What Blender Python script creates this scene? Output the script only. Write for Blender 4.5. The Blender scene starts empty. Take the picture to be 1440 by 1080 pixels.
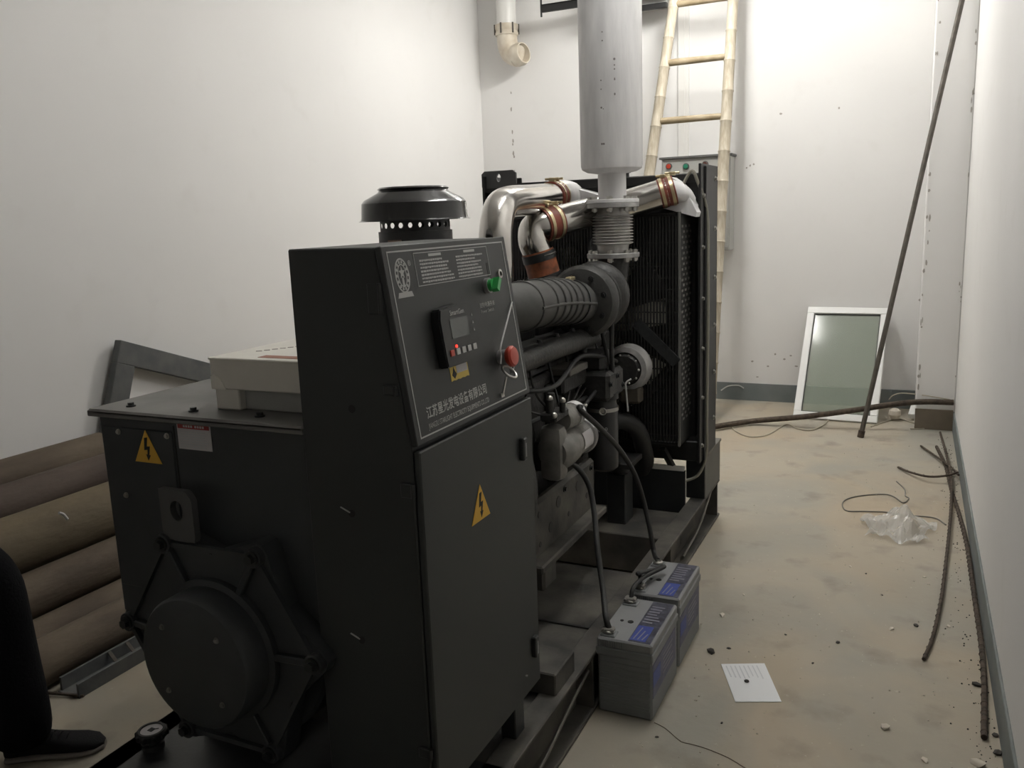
import bpy, bmesh, math, random
from mathutils import Vector, Matrix
random.seed(4)
C = bpy.context.scene.collection
scene = bpy.context.scene
PI = math.pi

# ------------------------------------------------------------------ camera
EYE = Vector((0.0, 0.0, 1.6))
F_PX = 1204.545
PITCH, ROLL, YAW = math.radians(10.885), math.radians(-2.147), math.radians(25.271)
FW = Vector((-math.sin(YAW)*math.cos(PITCH), math.cos(YAW)*math.cos(PITCH), -math.sin(PITCH)))
_r = Vector((math.cos(YAW), math.sin(YAW), 0)); _u = _r.cross(FW)
RT = math.cos(ROLL)*_r + math.sin(ROLL)*_u
UP = -math.sin(ROLL)*_r + math.cos(ROLL)*_u
cd = bpy.data.cameras.new('camera'); cam = bpy.data.objects.new('camera', cd); C.objects.link(cam)
cd.sensor_width = 36.0; cd.lens = F_PX*36/1440; cd.clip_start = .05
cam.matrix_world = Matrix(((RT.x, UP.x, -FW.x, EYE.x), (RT.y, UP.y, -FW.y, EYE.y), (RT.z, UP.z, -FW.z, EYE.z), (0, 0, 0, 1)))
scene.camera = cam

# ------------------------------------------------------------------ world, lights, exposure
w = bpy.data.worlds.new('world'); scene.world = w; w.use_nodes = True
w.node_tree.nodes['Background'].inputs[0].default_value = (.75, .8, .9, 1)
w.node_tree.nodes['Background'].inputs[1].default_value = .05
CEIL = 4.0
LAMPS = [((-1.40, 6.05, 3.55), 0.0, 90), ((-.75, 3.1, 3.42), 0.0, 37)]   # two hanging twin-tube fittings above the frame: place, turn, watts (the tubes themselves give the light)
vs = scene.view_settings
vs.view_transform = 'Standard'; vs.look = 'None'; vs.gamma = 1; vs.use_curve_mapping = False; vs.exposure = 0.54

# ------------------------------------------------------------------ measuring helper: a point in the room on a known plane
def at(x, y, X=None, Y=None, Z=None):
    d = FW + RT*((x-720)/F_PX) - UP*((y-540)/F_PX)
    if X is not None: t = (X-EYE.x)/d.x
    elif Y is not None: t = (Y-EYE.y)/d.y
    else: t = (Z-EYE.z)/d.z
    return EYE + d*t
V = Vector

# ------------------------------------------------------------------ materials
MATS = {}
def mat(name, col, rough=.5, metal=0.0, var=0.0, vscale=6.0, bump=0.0, bscale=40.0, col2=None, spec=.5, detail=6, stretch=None, emit=None, trans=0.0, coat=0.0):
    if name in MATS: return MATS[name]
    m = bpy.data.materials.new(name); m.use_nodes = True; MATS[name] = m
    nt = m.node_tree; b = nt.nodes['Principled BSDF']
    b.inputs['Base Color'].default_value = (*col, 1); b.inputs['Roughness'].default_value = rough
    b.inputs['Metallic'].default_value = metal; b.inputs['Specular IOR Level'].default_value = spec
    if coat: b.inputs['Coat Weight'].default_value = coat
    if trans: b.inputs['Transmission Weight'].default_value = trans
    if emit:
        b.inputs['Emission Color'].default_value = (*emit[0], 1); b.inputs['Emission Strength'].default_value = emit[1]
    if var or bump or col2:
        tc = nt.nodes.new('ShaderNodeTexCoord'); mp = nt.nodes.new('ShaderNodeMapping')
        nt.links.new(tc.outputs['Object'], mp.inputs[0])
        if stretch: mp.inputs['Scale'].default_value = stretch
    if var or col2:
        n = nt.nodes.new('ShaderNodeTexNoise'); n.inputs['Scale'].default_value = vscale; n.inputs['Detail'].default_value = detail
        nt.links.new(mp.outputs[0], n.inputs['Vector'])
        r = nt.nodes.new('ShaderNodeValToRGB'); nt.links.new(n.outputs[0], r.inputs[0])
        c2 = col2 or tuple(min(1, c*(1+var)) for c in col); c1 = col if col2 else tuple(c*(1-var) for c in col)
        r.color_ramp.elements[0].position = .35; r.color_ramp.elements[1].position = .68
        r.color_ramp.elements[0].color = (*c1, 1); r.color_ramp.elements[1].color = (*c2, 1)
        nt.links.new(r.outputs[0], b.inputs['Base Color'])
    if bump:
        n2 = nt.nodes.new('ShaderNodeTexNoise'); n2.inputs['Scale'].default_value = bscale; n2.inputs['Detail'].default_value = 5
        nt.links.new(mp.outputs[0], n2.inputs['Vector'])
        bp = nt.nodes.new('ShaderNodeBump'); bp.inputs['Strength'].default_value = bump; bp.inputs['Distance'].default_value = .01
        nt.links.new(n2.outputs[0], bp.inputs['Height']); nt.links.new(bp.outputs[0], b.inputs['Normal'])
    return m

BLACK = mat('black_paint', (.022, .024, .025), .42, var=.25, vscale=9, bump=.06, bscale=90)
CABM = mat('cabinet_powdercoat', (.031, .034, .034), .5, bump=.10, bscale=420)
GENM = mat('alternator_paint', (.040, .044, .047), .48, var=.15, vscale=5, bump=.05, bscale=120)
LIDM = mat('alternator_lid_dusty', (.115, .112, .108), .55, col2=(.19, .185, .175), vscale=5)
ENGM = mat('engine_black', (.014, .014, .014), .5, col2=(.035, .034, .032), vscale=7, bump=.25, bscale=60)
DUSTY = mat('dusty_steel', (.034, .033, .031), .65, col2=(.125, .115, .098), vscale=6, bump=.1, bscale=60)
RUBBER = mat('rubber_black', (.018, .018, .018), .55, bump=.05, bscale=80)
HOSEM = mat('intake_hose_rubber', (.05, .05, .047), .5, var=.2, vscale=14)
CHROME = mat('polished_pipe', (.62, .60, .57), .16, 1.0, var=.12, vscale=8)
ALU = mat('silver_paint', (.64, .635, .64), .5, .1, col2=(.82, .815, .815), vscale=5, bump=.08, bscale=30, detail=9, stretch=(3, 3, .6))
ALUD = mat('silver_cast', (.30, .30, .295), .5, .4, col2=(.42, .41, .40), vscale=20, bump=.2, bscale=80)
CASTG = mat('starter_grey', (.17, .165, .155), .5, .3, col2=(.27, .26, .24), vscale=14, bump=.15, bscale=70)
STEEL = mat('bright_steel', (.5, .49, .46), .3, 1.0)
BRASS = mat('plated_clamp', (.55, .47, .30), .35, 1.0)
REDR = mat('red_silicone', (.20, .045, .025), .5, var=.3, vscale=20)
ORNG = mat('orange_silicone', (.27, .085, .035), .6, var=.55, vscale=22)
RADM = mat('radiator_black', (.008, .008, .008), .5)
CORE = mat('radiator_core', (.12, .115, .10), .6, .2, var=.3, vscale=30)
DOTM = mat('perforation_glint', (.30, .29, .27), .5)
LINEM = mat('panel_line_white', (.50, .50, .49), .6)
TEXTM = mat('panel_print', (.46, .46, .45), .6)
PANELM = mat('panel_film', (.030, .032, .032), .45)
YEL = mat('warning_yellow', (.72, .42, .05), .5)
INK = mat('ink_black', (.01, .01, .01), .6)
WLAB = mat('label_white', (.55, .53, .54), .5)
REDL = mat('label_red', (.34, .035, .035), .5)
GREEN = mat('green_knob', (.04, .42, .10), .35, coat=.3)
RED = mat('red_plastic', (.48, .045, .02), .4, coat=.3)
GREYP = mat('grey_plastic', (.25, .245, .25), .4)
CTRL = mat('controller_plastic', (.018, .019, .020), .4)
SCREEN = mat('lcd_screen', (.13, .14, .135), .25)
LEDR = mat('led_red', (.6, .02, .02), .3, emit=((1, .05, .03), 1.2))
STICK = mat('sticker_yellow', (.68, .50, .10), .5)
BATT = mat('battery_case', (.20, .21, .215), .5, var=.06, vscale=12, bump=.05, bscale=100)
BATTL = mat('battery_lid', (.25, .255, .258), .5, var=.06, vscale=12)
BLUE = mat('battery_blue', (.045, .07, .30), .45)
NAVY = mat('battery_label_dark', (.035, .035, .05), .4, col2=(.10, .10, .14), vscale=40)
PURP = mat('battery_side_label', (.07, .07, .13), .45, col2=(.12, .12, .2), vscale=25)
RUST = mat('rusty_pipe', (0.071, 0.051, 0.035), .8, col2=(0.129, 0.099, 0.068), vscale=7, bump=.35, bscale=50, detail=10, stretch=(1, .35, 1))
RUSTD = mat('rusty_pipe_dark', (0.051, 0.035, 0.027), .8, col2=(0.092, 0.068, 0.053), vscale=7, bump=.35, bscale=50, detail=10, stretch=(1, .35, 1))
RUSTO = mat('rusty_pipe_ochre', (0.088, 0.068, 0.041), .8, col2=(0.156, 0.119, 0.071), vscale=6, bump=.35, bscale=50, detail=10, stretch=(1, .35, 1))
REBAR = mat('rebar_brown', (.07, .052, .038), .8, .2, var=.4, vscale=40, bump=.3, bscale=150)
PIPEGREY = mat('steel_bar_grey', (.10, .088, .075), .6, .4, var=.2, vscale=20)
FRAMEG = mat('frame_grey_paint', (.07, .075, .078), .6, col2=(.12, .12, .115), vscale=10, bump=.15, bscale=40)
CART = mat('carton_white', (.76, .73, .67), .75, var=.05, vscale=8)
CARTT = mat('carton_top', (.86, .83, .76), .75, var=.05, vscale=8)
CARTR = mat('carton_band', (.42, .20, .14), .7)
CARTG = mat('foam_grey', (.42, .42, .40), .8)
BAMB = mat('bamboo', (.34, .295, .22), .6, col2=(.47, .42, .335), vscale=9, stretch=(6, 6, .8))
BAMBD = mat('bamboo_rung', (.25, .195, .115), .6, col2=(.36, .295, .195), vscale=12)
BOXG = mat('switch_box_grey', (.44, .44, .42), .45)
PVC = mat('pvc_white', (.72, .71, .68), .35)
PVCB = mat('pvc_stained', (.50, .43, .33), .5, col2=(.68, .63, .54), vscale=9)
SASH = mat('sash_white', (.74, .74, .72), .4)
PAPER = mat('paper_white', (.78, .79, .80), .8)
PRINT = mat('paper_print', (.52, .53, .55), .8)
WIRE = mat('wire_beige', (.40, .36, .28), .6)
WIREG = mat('wire_grey', (.20, .19, .17), .5, .5)
CHIP = mat('debris_light', (.55, .50, .42), .9)
CHIPD = mat('debris_dark', (.05, .045, .04), .9)
TROUS = mat('dark_trousers', (.006, .006, .007), .95, bump=.3, bscale=120, spec=.1)
JACK = mat('dark_jacket', (.02, .022, .03), .9, bump=.3, bscale=60)
SHOE = mat('shoe_black', (.010, .010, .011), .75, bump=.2, bscale=200, spec=.2)
SOLE = mat('shoe_sole', (.22, .20, .18), .7)
SKIN = mat('skin', (.46, .28, .19), .55)
HAIR = mat('hair_black', (.012, .01, .009), .6)
def glass_mat():
    m = mat('sash_glass', (.33, .38, .31), .12, trans=.0)
    nt = m.node_tree; b = nt.nodes['Principled BSDF']
    b.inputs['Alpha'].default_value = .48
    return m
GLASS = glass_mat()
def film_mat():
    m = mat('plastic_film', (.74, .74, .72), .22, spec=.6); m.node_tree.nodes['Principled BSDF'].inputs['Alpha'].default_value = .42
    return m
FILM = film_mat()

# room surfaces
def wall_mat(name, base, dirt, smear):
    m = bpy.data.materials.new(name); m.use_nodes = True; nt = m.node_tree; b = nt.nodes['Principled BSDF']; b.inputs['Roughness'].default_value = .85
    N, L = nt.nodes.new, nt.links.new
    tc = N('ShaderNodeTexCoord')
    n = N('ShaderNodeTexNoise'); n.inputs['Scale'].default_value = .9; n.inputs['Detail'].default_value = 8; L(tc.outputs['Object'], n.inputs['Vector'])
    r = N('ShaderNodeValToRGB'); L(n.outputs[0], r.inputs[0]); r.color_ramp.elements[0].position = .3; r.color_ramp.elements[1].position = .7
    r.color_ramp.elements[0].color = (*[c*.95 for c in base], 1); r.color_ramp.elements[1].color = (*base, 1)
    # scuffs
    n2 = N('ShaderNodeTexNoise'); n2.inputs['Scale'].default_value = 5; n2.inputs['Detail'].default_value = 12; L(tc.outputs['Object'], n2.inputs['Vector'])
    r2 = N('ShaderNodeValToRGB'); L(n2.outputs[0], r2.inputs[0]); r2.color_ramp.elements[0].position = .60; r2.color_ramp.elements[1].position = .80
    r2.color_ramp.elements[0].color = (0, 0, 0, 1); r2.color_ramp.elements[1].color = (smear, smear, smear, 1)
    mx = N('ShaderNodeMixRGB'); L(r2.outputs[0], mx.inputs[0]); L(r.outputs[0], mx.inputs[1]); mx.inputs[2].default_value = (*dirt, 1)
    L(mx.outputs[0], b.inputs['Base Color'])
    bp = N('ShaderNodeBump'); bp.inputs['Strength'].default_value = .08; bp.inputs['Distance'].default_value = .02
    n3 = N('ShaderNodeTexNoise'); n3.inputs['Scale'].default_value = 3; n3.inputs['Detail'].default_value = 4; L(tc.outputs['Object'], n3.inputs['Vector'])
    L(n3.outputs[0], bp.inputs['Height']); L(bp.outputs[0], b.inputs['Normal'])
    return m
WALL = wall_mat('plaster_white', (.76, .75, .735), (.42, .38, .32), .09)
CEILM = wall_mat('ceiling_white', (.72, .715, .70), (.5, .48, .45), .1)
SKIRT = mat('skirting_grey_paint', (.145, .165, .165), .7, col2=(.20, .215, .21), vscale=4, bump=.1, bscale=30)
def floor_mat():
    m = bpy.data.materials.new('dusty_concrete'); m.use_nodes = True; nt = m.node_tree; b = nt.nodes['Principled BSDF']; b.inputs['Roughness'].default_value = .82
    N, L = nt.nodes.new, nt.links.new
    tc = N('ShaderNodeTexCoord')
    def noise(s, d, dist=0):
        n = N('ShaderNodeTexNoise'); n.inputs['Scale'].default_value = s; n.inputs['Detail'].default_value = d; n.inputs['Distortion'].default_value = dist
        L(tc.outputs['Object'], n.inputs['Vector']); return n
    def ramp(n, p0, p1, c0, c1):
        r = N('ShaderNodeValToRGB'); L(n.outputs[0], r.inputs[0]); e = r.color_ramp.elements
        e[0].position, e[1].position = p0, p1; e[0].color, e[1].color = (*c0, 1), (*c1, 1); return r
    a = ramp(noise(1.1, 7, .6), .36, .66, (.385, .32, .235), (.385, .35, .285))
    g = ramp(noise(1.25, 10, .8), .42, .64, (0, 0, 0), (.65, .65, .65))
    mx = N('ShaderNodeMixRGB'); L(g.outputs[0], mx.inputs[0]); L(a.outputs[0], mx.inputs[1]); mx.inputs[2].default_value = (.285, .285, .255, 1)
    s = ramp(noise(5, 14), .57, .80, (0, 0, 0), (.7, .7, .7))
    m2 = N('ShaderNodeMixRGB'); L(s.outputs[0], m2.inputs[0]); L(mx.outputs[0], m2.inputs[1]); m2.inputs[2].default_value = (.17, .15, .125, 1)
    sp = ramp(noise(45, 3), .68, .74, (0, 0, 0), (.35, .35, .35))
    m3 = N('ShaderNodeMixRGB'); L(sp.outputs[0], m3.inputs[0]); L(m2.outputs[0], m3.inputs[1]); m3.inputs[2].default_value = (.56, .50, .41, 1)
    L(m3.outputs[0], b.inputs['Base Color'])
    bp = N('ShaderNodeBump'); bp.inputs['Strength'].default_value = .25; bp.inputs['Distance'].default_value = .01
    L(noise(14, 10).outputs[0], bp.inputs['Height']); L(bp.outputs[0], b.inputs['Normal'])
    return m
FLOOR = floor_mat()

# ------------------------------------------------------------------ geometry helpers
def frame_from(z, hint=None):
    z = V(z).normalized(); h = V(hint) if hint else (V((0, 0, 1)) if abs(z.z) < .9 else V((0, 1, 0)))
    x = h.cross(z).normalized(); y = z.cross(x)
    return Matrix((x, y, z)).transposed()
class MB:
    def __init__(s): s.bm = bmesh.new()
    def _merge(s, bm2, M=None):
        if M is not None: bm2.transform(M)
        me = bpy.data.meshes.new('t'); bm2.to_mesh(me); bm2.free(); s.bm.from_mesh(me); bpy.data.meshes.remove(me); return s
    def box(s, lo, hi, bev=0, rot=None, seg=1):
        lo, hi = V(lo), V(hi); c = (lo+hi)/2; d = hi-lo
        b = bmesh.new(); bmesh.ops.create_cube(b, size=1); bmesh.ops.scale(b, vec=d, verts=b.verts)
        if bev: bmesh.ops.bevel(b, geom=b.edges[:], offset=min(bev, min(d)*.45), segments=seg, affect='EDGES', profile=.5)
        M = Matrix.Translation(c)
        if rot is not None: M = M @ rot.to_4x4()
        return s._merge(b, M)
    def bar(s, p0, p1, wx, wy, hint=None, bev=0):           # a bar of section wx by wy between two points
        p0, p1 = V(p0), V(p1); d = p1-p0; b = bmesh.new(); bmesh.ops.create_cube(b, size=1)
        bmesh.ops.scale(b, vec=(wx, wy, d.length), verts=b.verts)
        if bev: bmesh.ops.bevel(b, geom=b.edges[:], offset=bev, segments=1, affect='EDGES')
        return s._merge(b, Matrix.Translation((p0+p1)/2) @ frame_from(d, hint).to_4x4())
    def cyl(s, p0, p1, r0, r1=None, n=24, caps=True):
        p0, p1 = V(p0), V(p1); r1 = r0 if r1 is None else r1; d = p1-p0
        b = bmesh.new(); bmesh.ops.create_cone(b, segments=n, radius1=r0, radius2=r1, depth=d.length, cap_ends=caps)
        return s._merge(b, Matrix.Translation((p0+p1)/2) @ frame_from(d).to_4x4())
    def lathe(s, prof, origin, axis=(0, 0, 1), n=40, close=False):   # prof: (radius, height)
        M = Matrix.Translation(V(origin)) @ frame_from(axis).to_4x4(); b = bmesh.new(); rings = []
        for (r, h) in prof:
            rings.append([b.verts.new((r*math.cos(2*PI*k/n), r*math.sin(2*PI*k/n), h)) for k in range(n)] if r > 1e-6 else [b.verts.new((0, 0, h))])
        pr = list(zip(rings, rings[1:])) + ([(rings[-1], rings[0])] if close else [])
        for A, B in pr:
            for k in range(n):
                k2 = (k+1) % n
                if len(A) == 1 and len(B) == 1: continue
                if len(A) == 1: b.faces.new((A[0], B[k2], B[k]))
                elif len(B) == 1: b.faces.new((A[k], A[k2], B[0]))
                else: b.faces.new((A[k], A[k2], B[k2], B[k]))
        bmesh.ops.recalc_face_normals(b, faces=b.faces); return s._merge(b, M)
    def tube(s, pts, r, n=12, sub=6, caps=True, smooth=True, rfun=None):
        P = [V(p) for p in pts]
        if smooth and len(P) > 2:                            # catmull-rom
            Q = []; E = [2*P[0]-P[1]] + P + [2*P[-1]-P[-2]]
            for i in range(1, len(E)-2):
                for k in range(sub):
                    t = k/sub; a, b_, c, d = E[i-1], E[i], E[i+1], E[i+2]
                    Q.append(.5*((2*b_)+(c-a)*t+(2*a-5*b_+4*c-d)*t*t+(3*b_-a-3*c+d)*t**3))
            Q.append(P[-1]); P = Q
        b = bmesh.new(); rings = []; N = len(P); up = None
        for i, p in enumerate(P):
            t = (P[min(i+1, N-1)]-P[max(i-1, 0)]).normalized()
            if up is None: up = frame_from(t).col[0].copy()
            up = (up - t*up.dot(t)).normalized(); sd = t.cross(up)
            rr = rfun(i/(N-1)) if rfun else r
            rings.append([b.verts.new(p+(up*math.cos(2*PI*k/n)+sd*math.sin(2*PI*k/n))*rr) for k in range(n)])
        for A, B in zip(rings, rings[1:]):
            for k in range(n): b.faces.new((A[k], A[(k+1) % n], B[(k+1) % n], B[k]))
        if caps: b.faces.new(rings[0][::-1]); b.faces.new(rings[-1])
        bmesh.ops.recalc_face_normals(b, faces=b.faces); return s._merge(b)
    def prism(s, pts, thick, M):                             # polygon in local xy, extruded along +z
        b = bmesh.new(); lo = [b.verts.new((x, y, 0)) for x, y in pts]; hi = [b.verts.new((x, y, thick)) for x, y in pts]; n = len(pts)
        b.faces.new(lo[::-1]); b.faces.new(hi)
        for k in range(n): b.faces.new((lo[k], lo[(k+1) % n], hi[(k+1) % n], hi[k]))
        bmesh.ops.recalc_face_normals(b, faces=b.faces); return s._merge(b, M)
    def sphere(s, c, r, seg=16, sc=(1, 1, 1)):
        b = bmesh.new(); bmesh.ops.create_uvsphere(b, u_segments=seg, v_segments=seg//2+2, radius=r); bmesh.ops.scale(b, vec=sc, verts=b.verts)
        return s._merge(b, Matrix.Translation(V(c)))
    def torus(s, c, R, r, axis=(0, 0, 1), n=40, m=10, sq=1.0):
        return s.lathe([(R+r*math.cos(2*PI*k/m), sq*r*math.sin(2*PI*k/m)) for k in range(m)], c, axis, n, close=True)
    def mesh(s, name, ang=35):
        me = bpy.data.meshes.new(name); s.bm.to_mesh(me); s.bm.free()
        me.polygons.foreach_set('use_smooth', [True]*len(me.polygons)); me.set_sharp_from_angle(angle=math.radians(ang)); return me
    def build(s, name, m, parent=None, ang=35):
        return link(name, s.mesh(name, ang), m, parent)
def link(name, me, m, parent=None, M=None, kind=None):
    if m is not None and len(me.materials) == 0: me.materials.append(m)
    o = bpy.data.objects.new(name, me); C.objects.link(o)
    if M is not None: o.matrix_world = M
    if parent is not None: setparent(o, parent)
    if kind: o['kind'] = kind
    return o
WM = {}                                                      # world matrix of the Empties, known before the depsgraph runs
def setparent(o, p):
    o.parent = p; o.matrix_parent_inverse = WM[p.name].inverted() if p.name in WM else Matrix()
def thing(name, label, cat, loc=(0, 0, 0), group=None):
    o = bpy.data.objects.new(name, None); C.objects.link(o); o.location = loc; o.empty_display_size = .1
    WM[o.name] = Matrix.Translation(V(loc)); return tag(o, label, cat, group)
def tag(o, label, cat, group=None):
    o['label'] = label; o['category'] = cat
    if group: o['group'] = group
    return o
def struct(o): o['kind'] = 'structure'; return o
def text_mesh(s, size, M, extrude=.0004, align='LEFT', bold=0):
    cu = bpy.data.curves.new('txt', 'FONT'); cu.body = s; cu.size = size; cu.extrude = extrude; cu.align_x = align; cu.resolution_u = 2; cu.offset = bold
    o = bpy.data.objects.new('txt', cu); C.objects.link(o); dg = bpy.context.evaluated_depsgraph_get()
    me = bpy.data.meshes.new_from_object(o.evaluated_get(dg)); bpy.data.objects.remove(o); me.transform(M); return me
def letter(name, s, size, M, m, parent, extrude=.0004, align='LEFT'):
    me = text_mesh(s, size, M, extrude, align); me.materials.clear(); return link(name, me, m, parent)
def bolt_mesh(r, h, n=6):
    return MB().cyl((0, 0, -.002), (0, 0, h*.35), r*1.5, n=14).cyl((0, 0, h*.3), (0, 0, h), r, n=n).mesh('bolt')
BOLT8, BOLT12, BOLT5 = bolt_mesh(.008, .010), bolt_mesh(.012, .016), bolt_mesh(.005, .006, 10)
for me_, mm_ in ((BOLT8, BLACK), (BOLT12, BLACK), (BOLT5, STEEL)): me_.materials.append(mm_)
BOLT5D = bolt_mesh(.005, .006, 10); BOLT5D.materials.append(CASTG)
BOLTS = bolt_mesh(.008, .010); BOLTS.materials.append(STEEL)
def bolt(p, axis, parent, me=BOLT8, name='bolt'):
    return link(name, me, None, parent, Matrix.Translation(V(p)) @ frame_from(axis).to_4x4())

# ================================================================== THE ROOM
XL, XR, YN, YB = -3.68, .31, -1.8, 7.36
COLY, COLX = 6.70, .055
struct(MB().box((XL-.2, YN-.2, -.12), (XR+.2, YB+.2, 0)).build('floor', FLOOR))
struct(MB().box((XL-.2, YN-.2, CEIL), (XR+.2, YB+.2, CEIL+.1)).build('ceiling', CEILM))
struct(MB().box((XL-.2, YN-.2, 0), (XL, YB+.2, CEIL)).build('wall_left', WALL))
struct(MB().box((XR, YN-.2, 0), (XR+.2, YB+.2, CEIL)).build('wall_right', WALL))
struct(MB().box((XL, YB, 0), (XR, YB+.2, CEIL)).build('wall_back', WALL))
struct(MB().box((XL, YN-.2, 0), (XR, YN, CEIL)).build('wall_front', WALL))
struct(MB().box((COLX, COLY, 0), (XR, YB, CEIL), .006).build('wall_corner_column', WALL))
SK = .15
struct(MB().box((XL, YB-.010, 0), (COLX, YB, SK), .002).build('baseboard_back', SKIRT))
struct(MB().box((COLX, COLY-.008, 0), (XR-.009, COLY, SK), .002).build('baseboard_column', mat('skirting_muddy', (.15, .125, .095), .8, col2=(.22, .18, .13), vscale=5)))
struct(MB().box((XR-.009, YN, 0), (XR, YB, SK*.92), .002).build('baseboard_right', SKIRT))
struct(MB().box((XL, YN, 0), (XL+.010, YB-.01, SK), .002).build('baseboard_left', SKIRT))
# dark stains along the plaster seams (corner column edge, right corner, left seam)
def seam_spots(name, pts, parent_label):
    mb = MB()
    for (p, ax, r1, r2) in pts:
        M = Matrix.Translation(V(p)) @ frame_from(ax, (0, 0, 1)).to_4x4()
        poly = [(r1*math.cos(a)*random.uniform(.7, 1.2), r2*math.sin(a)*random.uniform(.7, 1.2)) for a in [k*PI/4 for k in range(8)]]
        mb.prism(poly, .0015, M)
    o = mb.build(name, mat('plaster_stain', (.36, .34, .31), .9)); o['kind'] = 'structure'; return o
pts = []
for k in range(26):
    z = random.uniform(.25, 3.3); pts.append(((COLX+random.uniform(.005, .03), COLY-.001, z), (0, -1, 0), random.uniform(.003, .008), random.uniform(.006, .028)))
for k in range(22):
    z = random.uniform(.3, 3.3); pts.append(((XR-random.uniform(.004, .02), COLY-.001, z), (0, -1, 0), random.uniform(.002, .006), random.uniform(.005, .022)))
seam_spots('trim_1', pts, '')
pts = []
for z in (3.0, 2.72, 2.58, 2.38, 2.30, 2.27, 2.19, 2.16, 2.03, 1.98):
    pts.append(((-3.375+random.uniform(-.01, .01), YB-.001, z), (0, -1, 0), random.uniform(.006, .010), random.uniform(.010, .022)))
for q in ((1055, 233), (1060, 231), (1050, 236), (1098, 160), (1180, 152), (1103, 505), (1090, 498), (1112, 500), (1080, 515), (1120, 515), (1065, 530), (1058, 508), (1294, 422)):
    p = at(*q, Y=YB-.001)
    pts.append((p, (0, -1, 0), random.uniform(.006, .014), random.uniform(.006, .014)))
seam_spots('trim_2', pts, '')
# hairline crack in the slab by the batteries
mb = MB(); cr = [at(x, y, Z=.0012) for x, y in ((920, 1016), (934, 1023), (946, 1033), (958, 1043), (970, 1046), (985, 1050), (1002, 1056), (1025, 1066), (1048, 1080), (1075, 1095))]
mb.tube(cr, .0013, n=5, sub=2); struct(mb.build('floor_crack', mat('crack_brown', (.13, .105, .08), .9)))

# hanging fittings: two bare tubes each, the only light in the room
for i, (loc, rz, power) in enumerate(LAMPS):
    L0 = V(loc)
    lt = thing('hanging_light', ['white twin tube light hanging over the radiator end of the room', 'white twin tube light hanging over the control cabinet end of the room'][i], 'light', (loc[0], loc[1], CEIL))
    MB().box(L0+V((-.055, -.64, .05)), L0+V((.055, .64, .10)), .006).build('housing', SASH, lt)
    for sy in (-.45, .45): MB().cyl(L0+V((0, sy, .09)), V((loc[0], loc[1]+sy, CEIL)), .006, n=8).build('hanger_rod', SASH, lt)
    glow = mat('tube_glow_%d' % i, (.9, .9, .88), .4, emit=((1, .985, .95), power/(PI*4*PI*.014*1.2)))
    for sx in (-.05, .05):
        MB().cyl(L0+V((sx, -.6, .0)), L0+V((sx, .6, .0)), .014, n=12).build('tube', glow, lt)
        for sy in (-.61, .61): MB().box(L0+V((sx-.014, sy-.012, -.016)), L0+V((sx+.014, sy+.012, .052)), .003).build('tube_holder', SASH, lt)

# ================================================================== DIESEL GENERATOR SET
gs = thing('generator_set', 'black diesel generator set with control cabinet, radiator and tall silver silencer on a skid', 'generator', (-1.41, 2.8, 0))
SX0, SX1, RT_Z = -1.935, -.885, .205
def channel(mb, xo, sgn, y0, y1):                            # C-rail, flanges pointing outwards
    xi = xo - sgn*.075
    a, b = sorted((xi, xo))
    mb.box((a, y0, RT_Z-.014), (b, y1, RT_Z), .003); mb.box((a, y0, 0), (b, y1, .014), .003)
    wa, wb = sorted((xi, xi+sgn*.012)); mb.box((wa, y0, .013), (wb, y1, RT_Z-.013)); return mb
for xo, sg in ((SX1, 1), (SX0, -1)):
    rail = channel(MB(), xo, sg, 1.02, 4.42).build('skid_rail', DUSTY, gs)
    xi = xo - sg*.075
    for yy in (1.06, 2.42, 3.42, 4.38):
        a, b = sorted((xi, xo-sg*.004)); MB().box((a, yy-.006, .012), (b, yy+.006, RT_Z-.012)).build('stiffener', DUSTY, rail)
    if sg > 0:
        for yy, rr in ((3.60, .05), (3.95, .0)):
            if rr: MB().lathe([(rr, -.002), (rr, .005), (rr*.82, .005), (rr*.82, -.002)], (xi+.010, yy, .11), (1, 0, 0), 24, close=True).cyl((xi+.009, yy, .11), (xi+.0135, yy, .11), rr*.83).build('lifting_hole', RADM, rail)
            else: MB().box((xi+.009, yy-.13, .05), (xi+.0135, yy+.13, .165)).build('lifting_slot', RADM, rail)
        MB().tube([(xi+.05, 4.36, .19), (xi+.06, 4.22, .16), (xi+.055, 4.02, .07), (xi+.05, 3.72, .03)], .006, n=8).build('grey_wire', WIREG, rail)
        MB().tube([(xi+.05, 2.55, .15), (xi+.06, 2.3, .13), (xi+.055, 2.0, .05), (xi+.05, 1.75, .025)], .006, n=8).build('grey_wire', WIREG, rail)
tank = MB().box((SX0+.07, 1.02, .03), (SX1-.07, 3.12, .188), .006).build('fuel_tank', DUSTY, gs)
MB().box((SX0, 1.0, RT_Z-.016), (SX1, 1.78, RT_Z), .002).build('tank_top_plate', BLACK, tank)
MB().box((SX0+.07, 2.60, .187), (SX1-.07, 2.612, .193)).build('weld_seam', ENGM, tank)
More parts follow.
